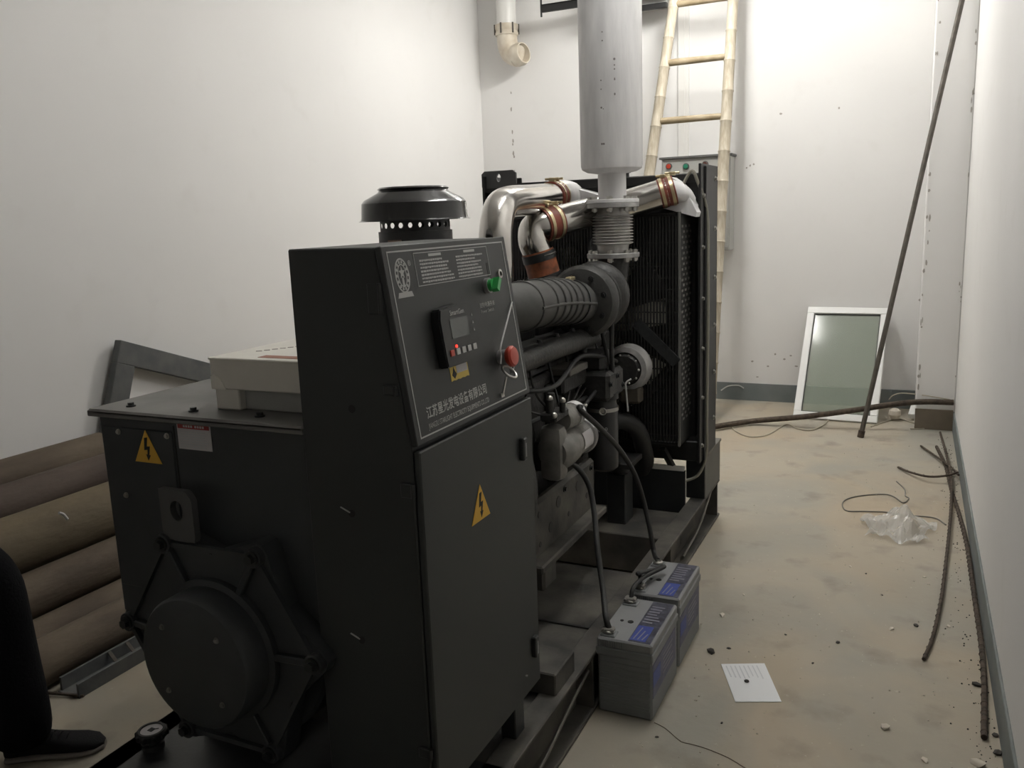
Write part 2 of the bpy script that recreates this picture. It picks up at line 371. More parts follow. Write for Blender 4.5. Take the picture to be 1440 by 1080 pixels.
# fuel filler cap with a gauge
gp = V((-1.845, 1.50, RT_Z))
cap = MB().cyl(gp, gp+V((0, 0, .016)), .030).cyl(gp+V((0, 0, .014)), gp+V((0, 0, .030)), .022).lathe([(.0, .03), (.036, .03), (.040, .034), (.040, .050), (.036, .054), (.030, .054), (.030, .050), (0, .050)], gp, n=32).build('fuel_gauge', RUBBER, gs)
MB().cyl(gp+V((0, 0, .049)), gp+V((0, 0, .0515)), .029, n=28).build('gauge_dial', WLAB, cap)
MB().box(gp+V((-.008, -.008, .0513)), gp+V((.008, .008, .0525))).bar(gp+V((0, 0, .0525)), gp+V((.015, .012, .0525)), .003, .001).build('gauge_needle', INK, cap)
for k in range(10):
    a = k*2*PI/10; MB().box(gp+V((.038*math.cos(a)-.006, .038*math.sin(a)-.006, .032)), gp+V((.038*math.cos(a)+.006, .038*math.sin(a)+.006, .050)), .003).build('grip', RUBBER, cap)
# cross members
MB().box((SX0+.07, 3.50, .02), (SX1-.07, 3.86, RT_Z-.012), .004).build('cross_member', DUSTY, gs)
cmf = MB().box((SX0+.07, 3.95, .02), (-.958, 3.965, .375)).box((SX0+.07, 3.95, .362), (-.975, 4.02, .375)).build('radiator_cross_plate', BLACK, gs)
MB().box((SX0+.09, 3.948, .372), (-.962, 3.962, .395)).build('edge_strip', mat('pale_edge', (.75, .74, .71), .6), cmf)  # pale strip along the top edge of the cross plate
for sx in (SX1, SX0):
    a, b = (sx-.095, sx) if sx == SX1 else (sx, sx+.095)
    ft = MB().box((a, 4.06, RT_Z-.002), (b, 4.42, .415), .004).build('radiator_foot', BLACK, gs)
    MB().box((a-.004, 4.05, .41), (b+.004, 4.43, .424), .002).build('foot_plate', DUSTY, ft)

# ---- alternator
GX0, GX1, GY0, GY1, GZT = -1.855, -1.197, 1.47, 2.36, 1.172
ah = MB().box((GX0, GY0, .62), (GX1, GY1, GZT-.012), .006)
ah = ah.build('alternator_housing', GENM, gs)
MB().box((GX0-.014, GY0-.020, GZT-.014), (GX1+.002, GY1+.01, GZT), .005).box((GX0-.014, GY0-.020, GZT-.019), (GX1+.002, GY0-.014, GZT-.004), .002).build('top_cover', LIDM, ah)
for xx in (-1.775, -1.565, -1.36):
    for yy in (GY0+.035, GY1-.05): bolt((xx, yy, GZT), (0, 0, 1), ah)
YF = GY0
MB().lathe([(0, .002), (.262, .002), (.270, .01), (.270, .80), (.26, .81), (0, .81)], (-1.466, GY0, .622), (0, 1, 0), 48).build('alternator_body', GENM, gs)
MB().box((GX0+.012, YF-.004, .70), (-1.605, YF+.002, GZT-.045), .002).build('terminal_cover', GENM, ah)
for q in ((167, 607), (235, 613), (178, 696)): bolt(at(*q, Y=YF-.004), (0, -1, 0), ah, BOLT5, 'screw')
MB().box((-1.601, YF-.0015, .62), (-1.597, YF+.001, GZT-.03)).build('panel_seam', RADM, ah)
def decal_triangle(c, ux, uy, n, s, parent):                 # yellow high voltage triangle, centre of its base at c
    M = Matrix((( *ux,), (*uy,), (*n,))).transposed().to_4x4(); M.translation = V(c)
    t = MB().prism([(-s/2, 0), (s/2, 0), (0, s*.92)], .0012, M).build('warning_triangle', YEL, parent)
    bz = [(-.06, .70), (.06, .72), (.005, .46), (.12, .47), (.065, .22), (.12, .22), (.015, .06), (-.05, .24), (.0, .23), (.02, .37), (-.10, .35)]
    MB().prism([(x*s, y*s) for x, y in bz], .0006, M @ Matrix.Translation((0, 0, .0011))).build('lightning_bolt', INK, parent)
    return t
yl = YF-.005
a, b = at(191.5, 651, Y=yl), at(228, 650, Y=yl)
decal_triangle((a+b)/2, V((1, 0, 0)), V((0, 0, 1)), V((0, -1, 0)), (b-a).length*1.0, ah)
tl, br = at(247.5, 591, Y=YF-.002), at(304, 636, Y=YF-.002); tl.z -= .004
lw, lh = br.x-tl.x-.012, tl.z-br.z
lx0, lz0 = tl.x, tl.z-lh
lab = MB().box((lx0, YF-.0018, lz0), (lx0+lw, YF, tl.z), .0).build('instruction_label', WLAB, ah)
MB().box((lx0+.003, YF-.0026, tl.z-lh*.22), (lx0+lw-.003, YF-.001, tl.z-.003)).build('label_header', REDL, ah)
mb = MB()
for grp in (.20, .55):
    for k in range(4): mb.box((lx0+lw*(grp+k*.075), YF-.0032, tl.z-lh*.17), (lx0+lw*(grp+k*.075+.05), YF-.002, tl.z-lh*.09))
mb.build('header_print', WLAB, ah)
mb = MB()
for k in range(7):
    z = tl.z-lh*(.32+k*.095); mb.box((lx0+.007, YF-.0026, z-lh*.035), (lx0+lw*random.uniform(.8, .95), YF-.001, z))
mb.build('label_print', PRINT, ah)
# end shield: hexagonal plate with ribs, bearing cover, bolts, lifting lug
HC = V((-1.466, 0, .622)); HEX = [(-1.604, .866), (-1.326, .869), (-1.180, .636), (-1.331, .376), (-1.597, .378), (-1.757, .638)]
Mxz = Matrix(((1, 0, 0, 0), (0, 0, -1, YF), (0, 1, 0, 0), (0, 0, 0, 1)))   # local xy -> world xz, thickness towards the camera (-y)
hexpts = []
for i in range(6):                                           # slightly waisted sides, round lobes at the corners
    x, z = HEX[i]; x2, z2 = HEX[(i+1) % 6]; ang = math.atan2(z-HC.z, x-HC.x)
    for da in (.16, 0, -.16): hexpts.append((x+.030*math.cos(ang+da*5), z+.030*math.sin(ang+da*5)))
    mx_, mz_ = (x+x2)/2, (z+z2)/2; hexpts.append((mx_+(HC.x-mx_)*.06, mz_+(HC.z-mz_)*.06))
es = MB().prism(hexpts, .055, Mxz).build('end_shield', GENM, gs)
for (x, z) in HEX:
    lb = MB().cyl((x, YF-.054, z), (x, YF-.072, z), .024, n=20).build('bolt_boss', GENM, es); bolt((x, YF-.071, z), (0, -1, 0), es, BOLT12)
    d = V((x-HC.x, 0, z-HC.z)).normalized()
    MB().bar(V((HC.x, YF-.062, HC.z))+d*.15, V((x, YF-.062, z))-d*.02, .018, .018, hint=(0, 1, 0), bev=.003).build('rib', GENM, es)
for i in range(6):                                           # raised rim along each side
    x, z = HEX[i]; x2, z2 = HEX[(i+1) % 6]; MB().bar((x, YF-.060, z), (x2, YF-.060, z2), .012, .014, hint=(0, 1, 0)).build('rim', GENM, es)
bc = MB().lathe([(.178, 0), (.178, .022), (.164, .026), (.163, .085), (.157, .094), (.146, .098), (0, .098)], (HC.x, YF-.05, HC.z-.005), (0, -1, 0), 56).build('bearing_cover', GENM, gs)
for a_ in (.75, 2.35, 3.9, 5.5): bolt((HC.x+.115*math.cos(a_), YF-.147, HC.z-.005+.115*math.sin(a_)), (0, -1, 0), bc, BOLT5D, 'screw')
lug = MB()
b2 = bmesh.new(); outer = [(-.05, -.09), (.05, -.09), (.05, .035), (.036, .05), (-.05, .05)]
lc = at(254, 716, Y=YF-.05)
n_ = 20; inner = [(.018*math.cos(2*PI*k/n_), .024*math.sin(2*PI*k/n_)) for k in range(n_)]
def ring_plate(mb, outer, inner, th, M):                     # plate with a hole: outer polygon resampled around the hole
    b = bmesh.new(); n = len(inner); res = []
    for k in range(n):
        ang = math.atan2(inner[k][1], inner[k][0]); dx, dy = math.cos(ang), math.sin(ang); best = 9
        for i in range(len(outer)):
            x1, y1 = outer[i]; x2, y2 = outer[(i+1) % len(outer)]; ex, ey = x2-x1, y2-y1; den = dx*ey-dy*ex
            if abs(den) < 1e-9: continue
            t = (x1*ey-y1*ex)/den; u = (x1*dy-y1*dx)/den
            if t > 0 and -1e-6 <= u <= 1+1e-6: best = min(best, t)
        res.append((dx*best, dy*best))
    vs_ = [[b.verts.new((x, y, z)) for x, y in ring] for ring, z in ((res, 0), (res, th), (inner, th), (inner, 0))]
    for A, B in ((vs_[0], vs_[1]), (vs_[1], vs_[2]), (vs_[2], vs_[3]), (vs_[3], vs_[0])):
        for k in range(n): b.faces.new((A[k], A[(k+1) % n], B[(k+1) % n], B[k]))
    bmesh.ops.recalc_face_normals(b, faces=b.faces); mb._merge(b, M); return mb
inner = [(.02*math.cos(2*PI*k/48), .025*math.sin(2*PI*k/48)) for k in range(48)]
Ml = Matrix(((1, 0, 0, lc.x), (0, 0, -1, YF-.045), (0, 1, 0, lc.z), (0, 0, 0, 1)))
ring_plate(MB(), [(-.052, -.075), (.05, -.075), (.05, .03), (.034, .05), (-.052, .05)], inner, .018, Ml).build('lifting_lug', mat('lug_paint', (.085, .085, .085), .45), gs)
for sx in (-.17, .19):                                       # alternator feet
    MB().box((HC.x+sx*1.5-.06, 1.62, RT_Z-.01), (HC.x+sx*1.5+.06, 2.25, .41), .004).build('alternator_foot', BLACK, gs)

# ---- control cabinet
CX0, CX1, CY0, CY1, CZ0, CZ1, CZM = -1.19, -.915, 1.445, 2.012, .335, 1.555, 1.145
XT = -.975                                                   # top front edge (sloping upper door)
b_ = MB()
prof = [(CX0, CZ0), (CX1, CZ0), (CX1, CZM), (XT, CZ1), (CX0, CZ1)]
Mc = Matrix(((1, 0, 0, 0), (0, 0, 1, CY0), (0, 1, 0, 0), (0, 0, 0, 1)))
b_.prism(prof, CY1-CY0, Mc)
bmesh.ops.bevel(b_.bm, geom=b_.bm.edges[:], offset=.003, segments=1, affect='EDGES')
cab = b_.build('control_cabinet', CABM, gs)
ld_ = MB().box((CX1+.001, CY0+.004, CZ0-.005), (CX1+.017, CY1+.006, CZM-.006), .003).build('lower_door', CABM, cab)
# upper panel door on the slope
PU = V((0, 1, 0)); PV = V((XT-CX1, 0, CZ1-CZM)).normalized(); PN = PU.cross(PV)
PO = V((CX1, CY0, CZM)) + PN*.016
PW, PH = CY1-CY0, math.hypot(XT-CX1, CZ1-CZM)
def PM(u, v, h=0): 
    M = Matrix((tuple(PU), tuple(PV), tuple(PN))).transposed().to_4x4(); M.translation = PO+PU*u+PV*v+PN*h; return M
def pan(x, y, h=0):                                          # panel coordinates of a feature seen on it
    d = FW + RT*((x-720)/F_PX) - UP*((y-540)/F_PX); t = (PO+PN*h-EYE).dot(PN)/d.dot(PN); q = EYE+d*t-PO; return q.dot(PU), q.dot(PV)
pd = MB(); pd.prism([(.0, .004), (PW+.004, .004), (PW+.004, PH), (.0, PH)], .015, PM(0, 0, -.015)); 
bmesh.ops.bevel(pd.bm, geom=pd.bm.edges[:], offset=.002, segments=1, affect='EDGES')
pdo = pd.build('panel_door', PANELM, cab)
def rect_outline(mb, u0, v0, u1, v1, w_, h=.0, t=.0007):
    for (a0, b0, a1, b1) in ((u0, v0, u1, v0+w_), (u0, v1-w_, u1, v1), (u0, v0, u0+w_, v1), (u1-w_, v0, u1, v1)):
        mb.prism([(a0, b0), (a1, b0), (a1, b1), (a0, b1)], t, PM(0, 0, h))
    return mb
u0, v0 = pan(591.8, 618); u1, v1 = pan(705, 339.4); ub = pan(740.8, 547)[0]
u0 = max(u0, .014); u1 = (u1+ub)/2
rect_outline(MB(), u0, v0, u1, v1, .003).build('border_line', LINEM, cab)
# instruction frame with two columns of small print
fa = pan(581, 356); fb = pan(686, 390)
fu0, fv1 = pan(580, 356); fu1 = pan(683, 346)[0]; fv0 = pan(590, 403)[1]
rect_outline(MB(), fu0, fv0, fu1, fv1, .0016).build('instruction_frame', TEXTM, cab)
fw_, fh_ = fu1-fu0, fv1-fv0
for col in (0, 1):
    mb = MB()
    bu = fu0 + fw_*(.06+.47*col); mb.prism([(bu+fw_*.12, fv1-fh_*.14), (bu+fw_*.28, fv1-fh_*.14), (bu+fw_*.28, fv1-fh_*.06), (bu+fw_*.12, fv1-fh_*.06)], .0005, PM(0, 0))
    for k in range(7):
        v = fv1-fh_*(.22+.108*k); u = bu; end = bu+fw_*random.uniform(.26, .43)
        while u < end:
            wd = random.uniform(.004, .011); hh = random.uniform(.0032, .0044); mb.prism([(u, v-hh), (min(u+wd, end), v-hh), (min(u+wd, end), v), (u, v)], .0005, PM(0, 0)); u += wd+.0016
    mb.build('small_print', TEXTM, cab)['kind'] = 'stuff'
# emblem: oval ring with a star figure and a base
eu, ev = pan(564, 378); ev -= .014; mb = MB()
for (ra, rb, wdt) in ((.027, .036, .0035), (.017, .024, .0022)):
    for k in range(30):
        a0, a1 = 2*PI*k/30, 2*PI*(k+1)/30
        mb.prism([(eu+ra*math.cos(a0), ev+rb*math.sin(a0)), (eu+ra*math.cos(a1), ev+rb*math.sin(a1)), (eu+(ra-wdt)*math.cos(a1), ev+(rb-wdt)*math.sin(a1)), (eu+(ra-wdt)*math.cos(a0), ev+(rb-wdt)*math.sin(a0))], .0005, PM(0, 0))
for k in range(14):
    a0 = 2*PI*k/14; c0, s0 = eu+.0207*math.cos(a0), ev+.028*math.sin(a0); mb.prism([(c0-.003, s0-.0025), (c0+.003, s0-.0025), (c0+.002, s0+.0035), (c0-.002, s0+.003)], .0005, PM(0, 0))
mb.prism([(eu+(.012 if k % 2 == 0 else .005)*math.cos(PI/2+k*PI/5), ev+.006+(.014 if k % 2 == 0 else .006)*math.sin(PI/2+k*PI/5)) for k in range(10)], .0005, PM(0, 0))
mb.prism([(eu-.004, ev-.022), (eu+.004, ev-.022), (eu+.003, ev-.004), (eu-.003, ev-.004)], .0005, PM(0, 0))
mb.prism([(eu-.030, ev-.045), (eu+.030, ev-.045), (eu+.025, ev-.034), (eu-.025, ev-.034)], .0005, PM(0, 0))
mb.build('emblem', TEXTM, cab)
letter('registered_mark', '®', .016, PM(eu+.028, ev+.018), TEXTM, cab)
# company name along the bottom
cu_, cv_ = pan(601, 588); ce = pan(685, 553)[0]
t1 = text_mesh('江苏星光发电设备有限公司', .03, Matrix(), bold=.0005); wd = max(v.co.x for v in t1.vertices); sc = (ce-cu_)/wd
t1.transform(PM(cu_, cv_) @ Matrix.Diagonal((sc, sc*1.15, 1, 1))); t1.materials.clear(); link('company_name', t1, TEXTM, cab)
t2 = text_mesh('JIANGSU STARLIGHT ELECTRICITY EQUIPMENTS CO.,LTD', .012, Matrix()); wd2 = max(v.co.x for v in t2.vertices); sc2 = (ce+.004-cu_)/wd2
t2.transform(PM(cu_, cv_-.024) @ Matrix.Diagonal((sc2, sc2*1.5, 1, 1))); t2.materials.clear(); link('company_name_english', t2, TEXTM, cab)
pu, pv = pan(675, 433)
t3 = text_mesh('控制电源开关', .0135, PM(pu, pv)); t3.materials.clear(); link('switch_caption', t3, TEXTM, cab)
t4 = text_mesh('Power Switch', .0125, PM(pu+.002, pv-.014)); t4.materials.clear(); link('switch_caption', t4, TEXTM, cab)
# controller
k0 = pan(608, 434); k1 = pan(664, 505); ku0 = pan(613, 470)[0]-.012; ku1 = pan(663, 490)[0]; kv1 = pan(635, 427)[1]; kv0 = pan(640, 512)[1]
kc = (ku0+ku1)/2
mb = MB(); mb.prism([(ku0, kv0), (ku1, kv0), (ku1+.002, kv0+.03), (ku1+.002, kv1-.03), (ku1-.006, kv1-.006), (kc, kv1), (ku0+.006, kv1-.006), (ku0-.002, kv1-.03), (ku0-.002, kv0+.03)], .024, PM(0, 0))
bmesh.ops.bevel(mb.bm, geom=mb.bm.edges[:], offset=.003, segments=2, affect='EDGES')
mb.build('controller', CTRL, cab)
kw, kh = ku1-ku0, kv1-kv0
MB().prism([(ku0+kw*.24, kv0+kh*.44), (ku0+kw*.74, kv0+kh*.44), (ku0+kw*.74, kv0+kh*.76), (ku0+kw*.24, kv0+kh*.76)], .001, PM(0, 0, .0238)).build('display_screen', SCREEN, cab)
t5 = text_mesh('SmartGen', .016, PM(ku0+kw*.28, kv0+kh*.82, .0238)); t5.materials.clear(); link('controller_lettering', t5, LINEM, cab)
for k, m_ in enumerate((RED, LINEM, LINEM, LINEM, TEXTM)):
    uu = ku0+kw*(.16+.165*k); MB().prism([(uu-kw*.05, kv0+kh*.17), (uu+kw*.05, kv0+kh*.17), (uu+kw*.05, kv0+kh*.27), (uu-kw*.05, kv0+kh*.27)], .003, PM(0, 0, .0235)).build('push_button', m_, cab)
for k in range(3):
    uu, vv_ = ku0+kw*.90, kv0+kh*(.50+.13*k); MB().prism([(uu-.003, vv_-.003), (uu+.003, vv_-.003), (uu, vv_+.004)], .001, PM(0, 0, .0238)).build('arrow_key', LINEM, cab)
uu = ku0+kw*.30; MB().cyl(PM(uu, kv0+kh*.31, .0235).translation, PM(uu, kv0+kh*.31, .0265).translation, .0035, n=12).build('status_led', LEDR, cab)
# yellow sticker
sa, sb_ = pan(632, 520), pan(659, 524)
sv1, sv0 = pan(645, 512)[1], pan(646, 533)[1]
zz = []
for k in range(9): zz.append((sa[0]+(sb_[0]-sa[0])*k/8, sv0+(.0015 if k % 2 else 0)))
for k in range(9): zz.append((sb_[0]-(sb_[0]-sa[0])*k/8, sv1-(.0015 if k % 2 else 0)))
MB().prism(zz, .0008, PM(0, 0)).build('yellow_sticker', STICK, cab)
su, sw = sa[0], sb_[0]-sa[0]; smid = (sv0+sv1)/2
MB().prism([(su+sw*.35, smid-.002), (su+sw*.95, smid-.002), (su+sw*.95, smid+.017), (su+sw*.35, smid+.017)], .0005, PM(0, 0, .0008)).build('sticker_field', WLAB, cab)
MB().prism([(su+sw*.08, smid-.003), (su+sw*.2, smid-.012), (su+sw*.33, smid-.003), (su+sw*.26, smid+.004), (su+sw*.2, smid+.014), (su+sw*.15, smid+.004)], .0005, PM(0, 0, .0008)).build('sticker_symbol', INK, cab)
# green rotary switch, emergency stop, key switch, key on a ring, tie
def on_panel(u, v, h): return PM(u, v, h).translation
gu, gv = pan(684, 402)
kb = MB().cyl(on_panel(gu, gv, 0), on_panel(gu, gv, .010), .019, n=28).build('rotary_switch_bezel', GREYP, cab)
MB().cyl(on_panel(gu, gv, .009), on_panel(gu, gv, .020), .015, n=28).prism([(-.017, -.006), (.017, -.006), (.017, .006), (-.017, .006)], .018, PM(gu, gv, .018) @ Matrix.Rotation(.9, 4, 'Z')).build('rotary_switch_knob', GREEN, cab)
MB().prism([(gu+.018, gv+.012), (gu+.034, gv+.012), (gu+.034, gv+.055), (gu+.018, gv+.055)], .0006, PM(0, 0)).build('switch_scale', INK, cab)
hu, hv = pan(702, 385)
MB().lathe([(.0115, 0), (.0115, .004), (.006, .005), (.006, .001)], on_panel(hu, hv, 0), PN, 20).build('key_lock', STEEL, cab)
ru, rv = pan(703, 503)
MB().cyl(on_panel(ru, rv, 0), on_panel(ru, rv, .022), .019, n=28).build('stop_button_bezel', GREYP, cab)
MB().lathe([(.017, .02), (.022, .024), (.026, .030), (.026, .036), (.022, .041), (0, .043)], on_panel(ru, rv, 0), PN, 32).build('emergency_stop_button', RED, cab)
lu, lv = pan(720, 513)
MB().lathe([(.010, 0), (.010, .0012), (.007, .0012), (.007, 0)], on_panel(lu, lv-.004, 0), PN, 20, close=True).prism([(-.014, .014), (.012, .014), (.012, .017), (-.014, .017)], .0006, PM(lu, lv)).build('stop_symbol', LINEM, cab)
MB().prism([(lu-.018, lv-.02), (lu-.006, lv-.02), (lu-.006, lv+.012), (lu-.018, lv+.012)], .0006, PM(0, 0)).build('stop_scale', INK, cab)
q0, q1 = pan(719, 425), pan(703, 488, .02)
q2 = pan(703, 512, .02)
MB().tube([on_panel(*q0, .002), on_panel((q0[0]*.5+q1[0]*.5), (q0[1]*.5+q1[1]*.5), .012), on_panel(*q1, .022), on_panel(q1[0]-.006, (q1[1]+q2[1])/2, .022), on_panel(*q2, .022)], .0022, n=8).build('tie_string', LINEM, cab)
ku, kv = pan(714, 523, .02)
MB().torus(on_panel(ku, kv, .024), .021, .0032, PN+PV*.9, 28, 8).build('key_ring', STEEL, cab)
e0, e1 = pan(711, 530, .014), pan(707, 556, .006)
MB().bar(on_panel(*e0, .016), on_panel(*e1, .006), .006, .003, hint=PN).prism([(-.008, -.004), (.008, -.004), (.008, .006), (-.008, .006)], .003, PM(e1[0], e1[1], .004)).build('key', STEEL, cab)
# hinges on the near side, sleeve locks on the door's far edge, screws and knock-outs
def near(x, y): return at(x, y, Y=CY0)
for (xa, ya, yb) in ((530, 398, 442), (553, 542, 556), (577, 680, 700), (602, 1052, 1066)):
    p0 = near(xa, ya); p1 = near(xa, yb)
    MB().box((min(p0.x, CX1)-.022, CY0-.006, p1.z), (min(p0.x, CX1)+.012, CY0+.001, p0.z), .002).cyl((min(p0.x, CX1)+.008, CY0-.004, p1.z), (min(p0.x, CX1)+.008, CY0-.004, p0.z), .005, n=12).build('hinge', CABM, cab)
for (xa, ya) in ((495, 575), (495, 722), (509, 900)):
    p = near(xa, ya); MB().cyl(p+V((0, -.0006, 0)), p+V((0, .004, 0)), .009, n=16).build('knockout', RADM, cab)
    if ya > 600: MB().bar(p+V((-.004, -.0014, .002)), p+V((-.028, -.0014, .012)), .003, .002).build('scratch_mark', LINEM, cab)
for (xa, ya) in ((733, 631), (750, 908)):
    p = at(xa, ya, X=CX1+.017); MB().box(p+V((-.001, -.012, -.03)), p+V((.014, .012, .03)), .003).build('door_lock', BLACK, cab)
    MB().box(p+V((.0135, -.003, -.02)), p+V((.0147, .003, .016))).build('lock_screws', GREYP, cab)
xd = CX1+.0172
a, b, cc = at(663.5, 740, X=xd), at(689, 722, X=xd), at(675, 690, X=xd)
decal_triangle(V((xd, (a.y+b.y)/2, (a.z+b.z)/2)), V((0, 1, 0)), V((0, 0, 1)), V((1, 0, 0)), (b-a).length*1.0, cab)
# cabinet legs
for yy in (1.50, 1.93):
    for xx in (-.945, -1.15): MB().box((xx-.025, yy-.03, RT_Z-.01), (xx+.02, yy+.03, CZ0+.01), .003).build('cabinet_leg', BLACK, gs)
MB().box((-1.02, 2.14, RT_Z-.005), (-.905, 2.30, RT_Z+.068), .004).build('mounting_block', DUSTY, gs)

# ---- engine
EX = -1.43
ebk = MB().box((-1.62, 2.50, .52), (-1.245, 3.66, 1.02), .015)
for k in range(6): ebk.box((-1.25, 2.56+k*.18, .60), (-1.232, 2.68+k*.18, .98), .006)
eb = ebk.build('engine_block', ENGM, gs)
MB().prism([(-1.56, .53), (-1.27, .53), (-1.30, .33), (-1.53, .33)], 1.0, Matrix(((1, 0, 0, 0), (0, 0, 1, 2.58), (0, 1, 0, 0), (0, 0, 0, 1)))).build('oil_pan', ENGM, gs)
hd = MB().box((-1.62, 2.55, 1.02), (-1.26, 3.64, 1.14), .01).build('cylinder_head', ENGM, gs)
for k in range(6):
    rc = MB().box((-1.58, 2.57+k*.18, 1.13), (-1.34, 2.73+k*.18, 1.23), .02, seg=2).build('rocker_cover', ENGM, gs)
    bolt((-1.46, 2.65+k*.18, 1.229), (0, 0, 1), rc, BOLT12)
fh = MB().lathe([(0, 0), (.32, 0), (.34, .02), (.34, .12), (.30, .14), (0, .14)], (EX, 2.36, .72), (0, 1, 0), 44).build('flywheel_housing', ENGM, gs)
for k in range(14):
    a_ = 2*PI*k/14; bolt((EX+.325*math.cos(a_), 2.372, .72+.325*math.sin(a_)), (0, -1, 0), fh)
# side bracket with cast holes, running along the block
ebp = MB().box((-1.19, 2.52, .42), (-1.15, 3.20, .63), .012).box((-1.25, 2.52, .40), (-1.10, 3.20, .43), .006).box((-1.19, 2.60, .30), (-1.13, 2.72, .42), .01).build('engine_mount_bracket', DUSTY, gs)
for (yy, zz_, rr) in ((2.62, .58, .012), (2.72, .50, .020), (2.80, .57, .022), (2.90, .49, .010), (2.62, .47, .010), (3.0, .57, .02), (3.1, .5, .012)):
    MB().cyl((-1.151, yy, zz_), (-1.1485, yy, zz_), rr, n=16).build('bracket_hole', RADM, ebp)
for yy in (2.56, 2.86, 3.15): bolt((-1.15, yy, .60), (1, 0, 0), ebp)
# front leg with rubber mount
MB().box((-1.245, 3.62, RT_Z-.015), (-1.155, 3.74, .43), .004).build('engine_leg', BLACK, gs)
MB().box((-1.30, 3.58, .47), (-1.12, 3.78, .495), .003).cyl((-1.20, 3.68, .425), (-1.20, 3.68, .475), .045).build('rubber_mount', RUBBER, gs)
MB().box((-1.235, 3.575, .495), (-1.205, 3.58, .55)).box((-1.235, 3.572, .495), (-1.16, 3.58, .505)).build('bright_bracket', STEEL, gs)
# front cover, pulleys, belt and fan hub
MB().box((-1.60, 3.66, .60), (-1.24, 3.72, 1.10), .02).build('timing_cover', ENGM, gs)
for (x, z, r) in ((EX, .62, .11), (EX, .98, .09), (-1.19, .90, .045)):
    MB().lathe([(0, 0), (r, 0), (r, .012), (r*.88, .022), (r, .032), (r, .044), (r*.6, .044), (r*.55, .03), (0, .03)], (x, 3.74, z), (0, 1, 0), 32).build('pulley', ENGM, gs)
MB().tube([(EX+.105, 3.763, .60), (-1.16, 3.763, .875), (-1.165, 3.763, .935), (EX+.03, 3.763, 1.07), (EX-.08, 3.763, 1.0), (EX-.10, 3.763, .60), (EX, 3.763, .51), (EX+.105, 3.763, .60)], .009, n=8, smooth=False).build('drive_belt', RUBBER, gs)
# charging alternator with a bright ring
ca = V((-1.165, 3.68, .915))
al = MB().lathe([(0, -.02), (.06, -.02), (.078, 0), (.082, .05), (.078, .12), (.05, .135), (0, .135)], ca, (0, 1, 0), 36).build('charging_alternator', ENGM, gs)
MB().lathe([(.078, -.014), (.100, -.008), (.108, .03), (.108, .06), (.09, .066), (.078, .045)], ca, (0, 1, 0), 36, close=True).build('alternator_ring', ALUD, al)
for k in range(10):
    a_ = 2*PI*k/10; MB().sphere(ca+V((.066*math.cos(a_), -.016, .066*math.sin(a_))), .006, 8).build('ring_screw', STEEL, al)
MB().box(ca+V((-.03, -.01, -.16)), ca+V((.07, .05, -.08)), .012).build('alternator_bracket', mat('bracket_brown', (.055, .045, .032), .7), al)
MB().tube([ca+V((.035, -.03, -.04)), ca+V((.012, -.035, -.06)), ca+V((.012, -.03, -.11)), ca+V((.018, -.03, -.19))], .004, n=8).build('white_lead', LINEM, al)
MB().bar(ca+V((.02, .10, .20)), ca+V((.20, .14, .01)), .05, .012, hint=(0, 1, 0)).build('belt_guard', BLACK, gs)
# oil filter
of = V((-1.15, 3.31, .552))
ofo = MB().lathe([(0, 0), (.05, 0), (.062, .012), (.064, .03), (.064, .27), (.058, .285), (.058, .30), (.068, .305), (.068, .33), (0, .33)], of, n=36).build('oil_filter', mat('filter_black', (.02, .02, .02), .38), gs)
MB().lathe([(.0645, .255), (.0675, .255), (.0675, .270), (.0645, .270)], of, n=36, close=True).build('filter_band', STEEL, ofo)
fd = V((EYE.x-of.x, EYE.y-of.y, 0)).normalized(); fs = V((0, 0, 1)).cross(fd)
MB().torus(of+fd*.07+V((0, 0, .2625)), .013, .0035, fd, 20, 8).build('band_clip', STEEL, ofo)
Mt = Matrix((tuple(fs), (0, 0, 1), tuple(fd))).transposed().to_4x4(); Mt.translation = of+fd*.0652+V((0, 0, .175))
letter('filter_number', '019', .028, Mt, TEXTM, ofo, .0008, 'CENTER')
MB().box((-1.235, 3.22, .86), (-1.09, 3.42, .98), .015).box((-1.26, 3.25, .97), (-1.12, 3.40, 1.05), .02).build('filter_head', ENGM, gs)
for q in ((3.24, .93), (3.33, .95), (3.40, .90)): bolt((-1.09, q[0], q[1]), (1, 0, 0), gs)
MB().box((-1.25, 2.98, .93), (-1.19, 3.24, 1.0), .01).build('oil_cooler', ENGM, gs)
MB().box((-1.30, 3.0, 1.0), (-1.17, 3.2, 1.03), .004).build('heat_shield', DUSTY, gs)
# starter motor with solenoid
sm = MB().lathe([(0, -.02), (.05, -.02), (.066, .0), (.070, .05), (.066, .11), (.060, .115), (.060, .24), (.054, .255), (0, .26)], (-1.10, 2.66, .80), (0, 1, 0), 36)
sm.box((-1.15, 2.62, .70), (-1.06, 2.70, .90), .03, seg=2)
so_ = sm.build('starter_motor', CASTG, gs)
MB().lathe([(.0605, .235), (.067, .238), (.070, .25), (.066, .266), (.05, .27), (.02, .27)], (-1.10, 2.66, .80), (0, 1, 0), 36).build('starter_end_ring', ALUD, so_)
MB().lathe([(0, 0), (.036, 0), (.042, .012), (.042, .13), (.036, .14), (.036, .155), (.02, .16), (0, .16)], (-1.09, 2.70, .905), (0, 1, 0), 30).build('solenoid', CASTG, so_)
MB().lathe([(.0425, .09), (.0445, .09), (.0445, .13), (.0425, .13)], (-1.09, 2.70, .905), (0, 1, 0), 30, close=True).build('solenoid_band', ALU, so_)
MB().cyl((-1.07, 2.855, .92), (-1.07, 2.89, .92), .008, n=10).cyl((-1.10, 2.855, .925), (-1.10, 2.89, .925), .008, n=10).build('starter_stud', STEEL, so_)
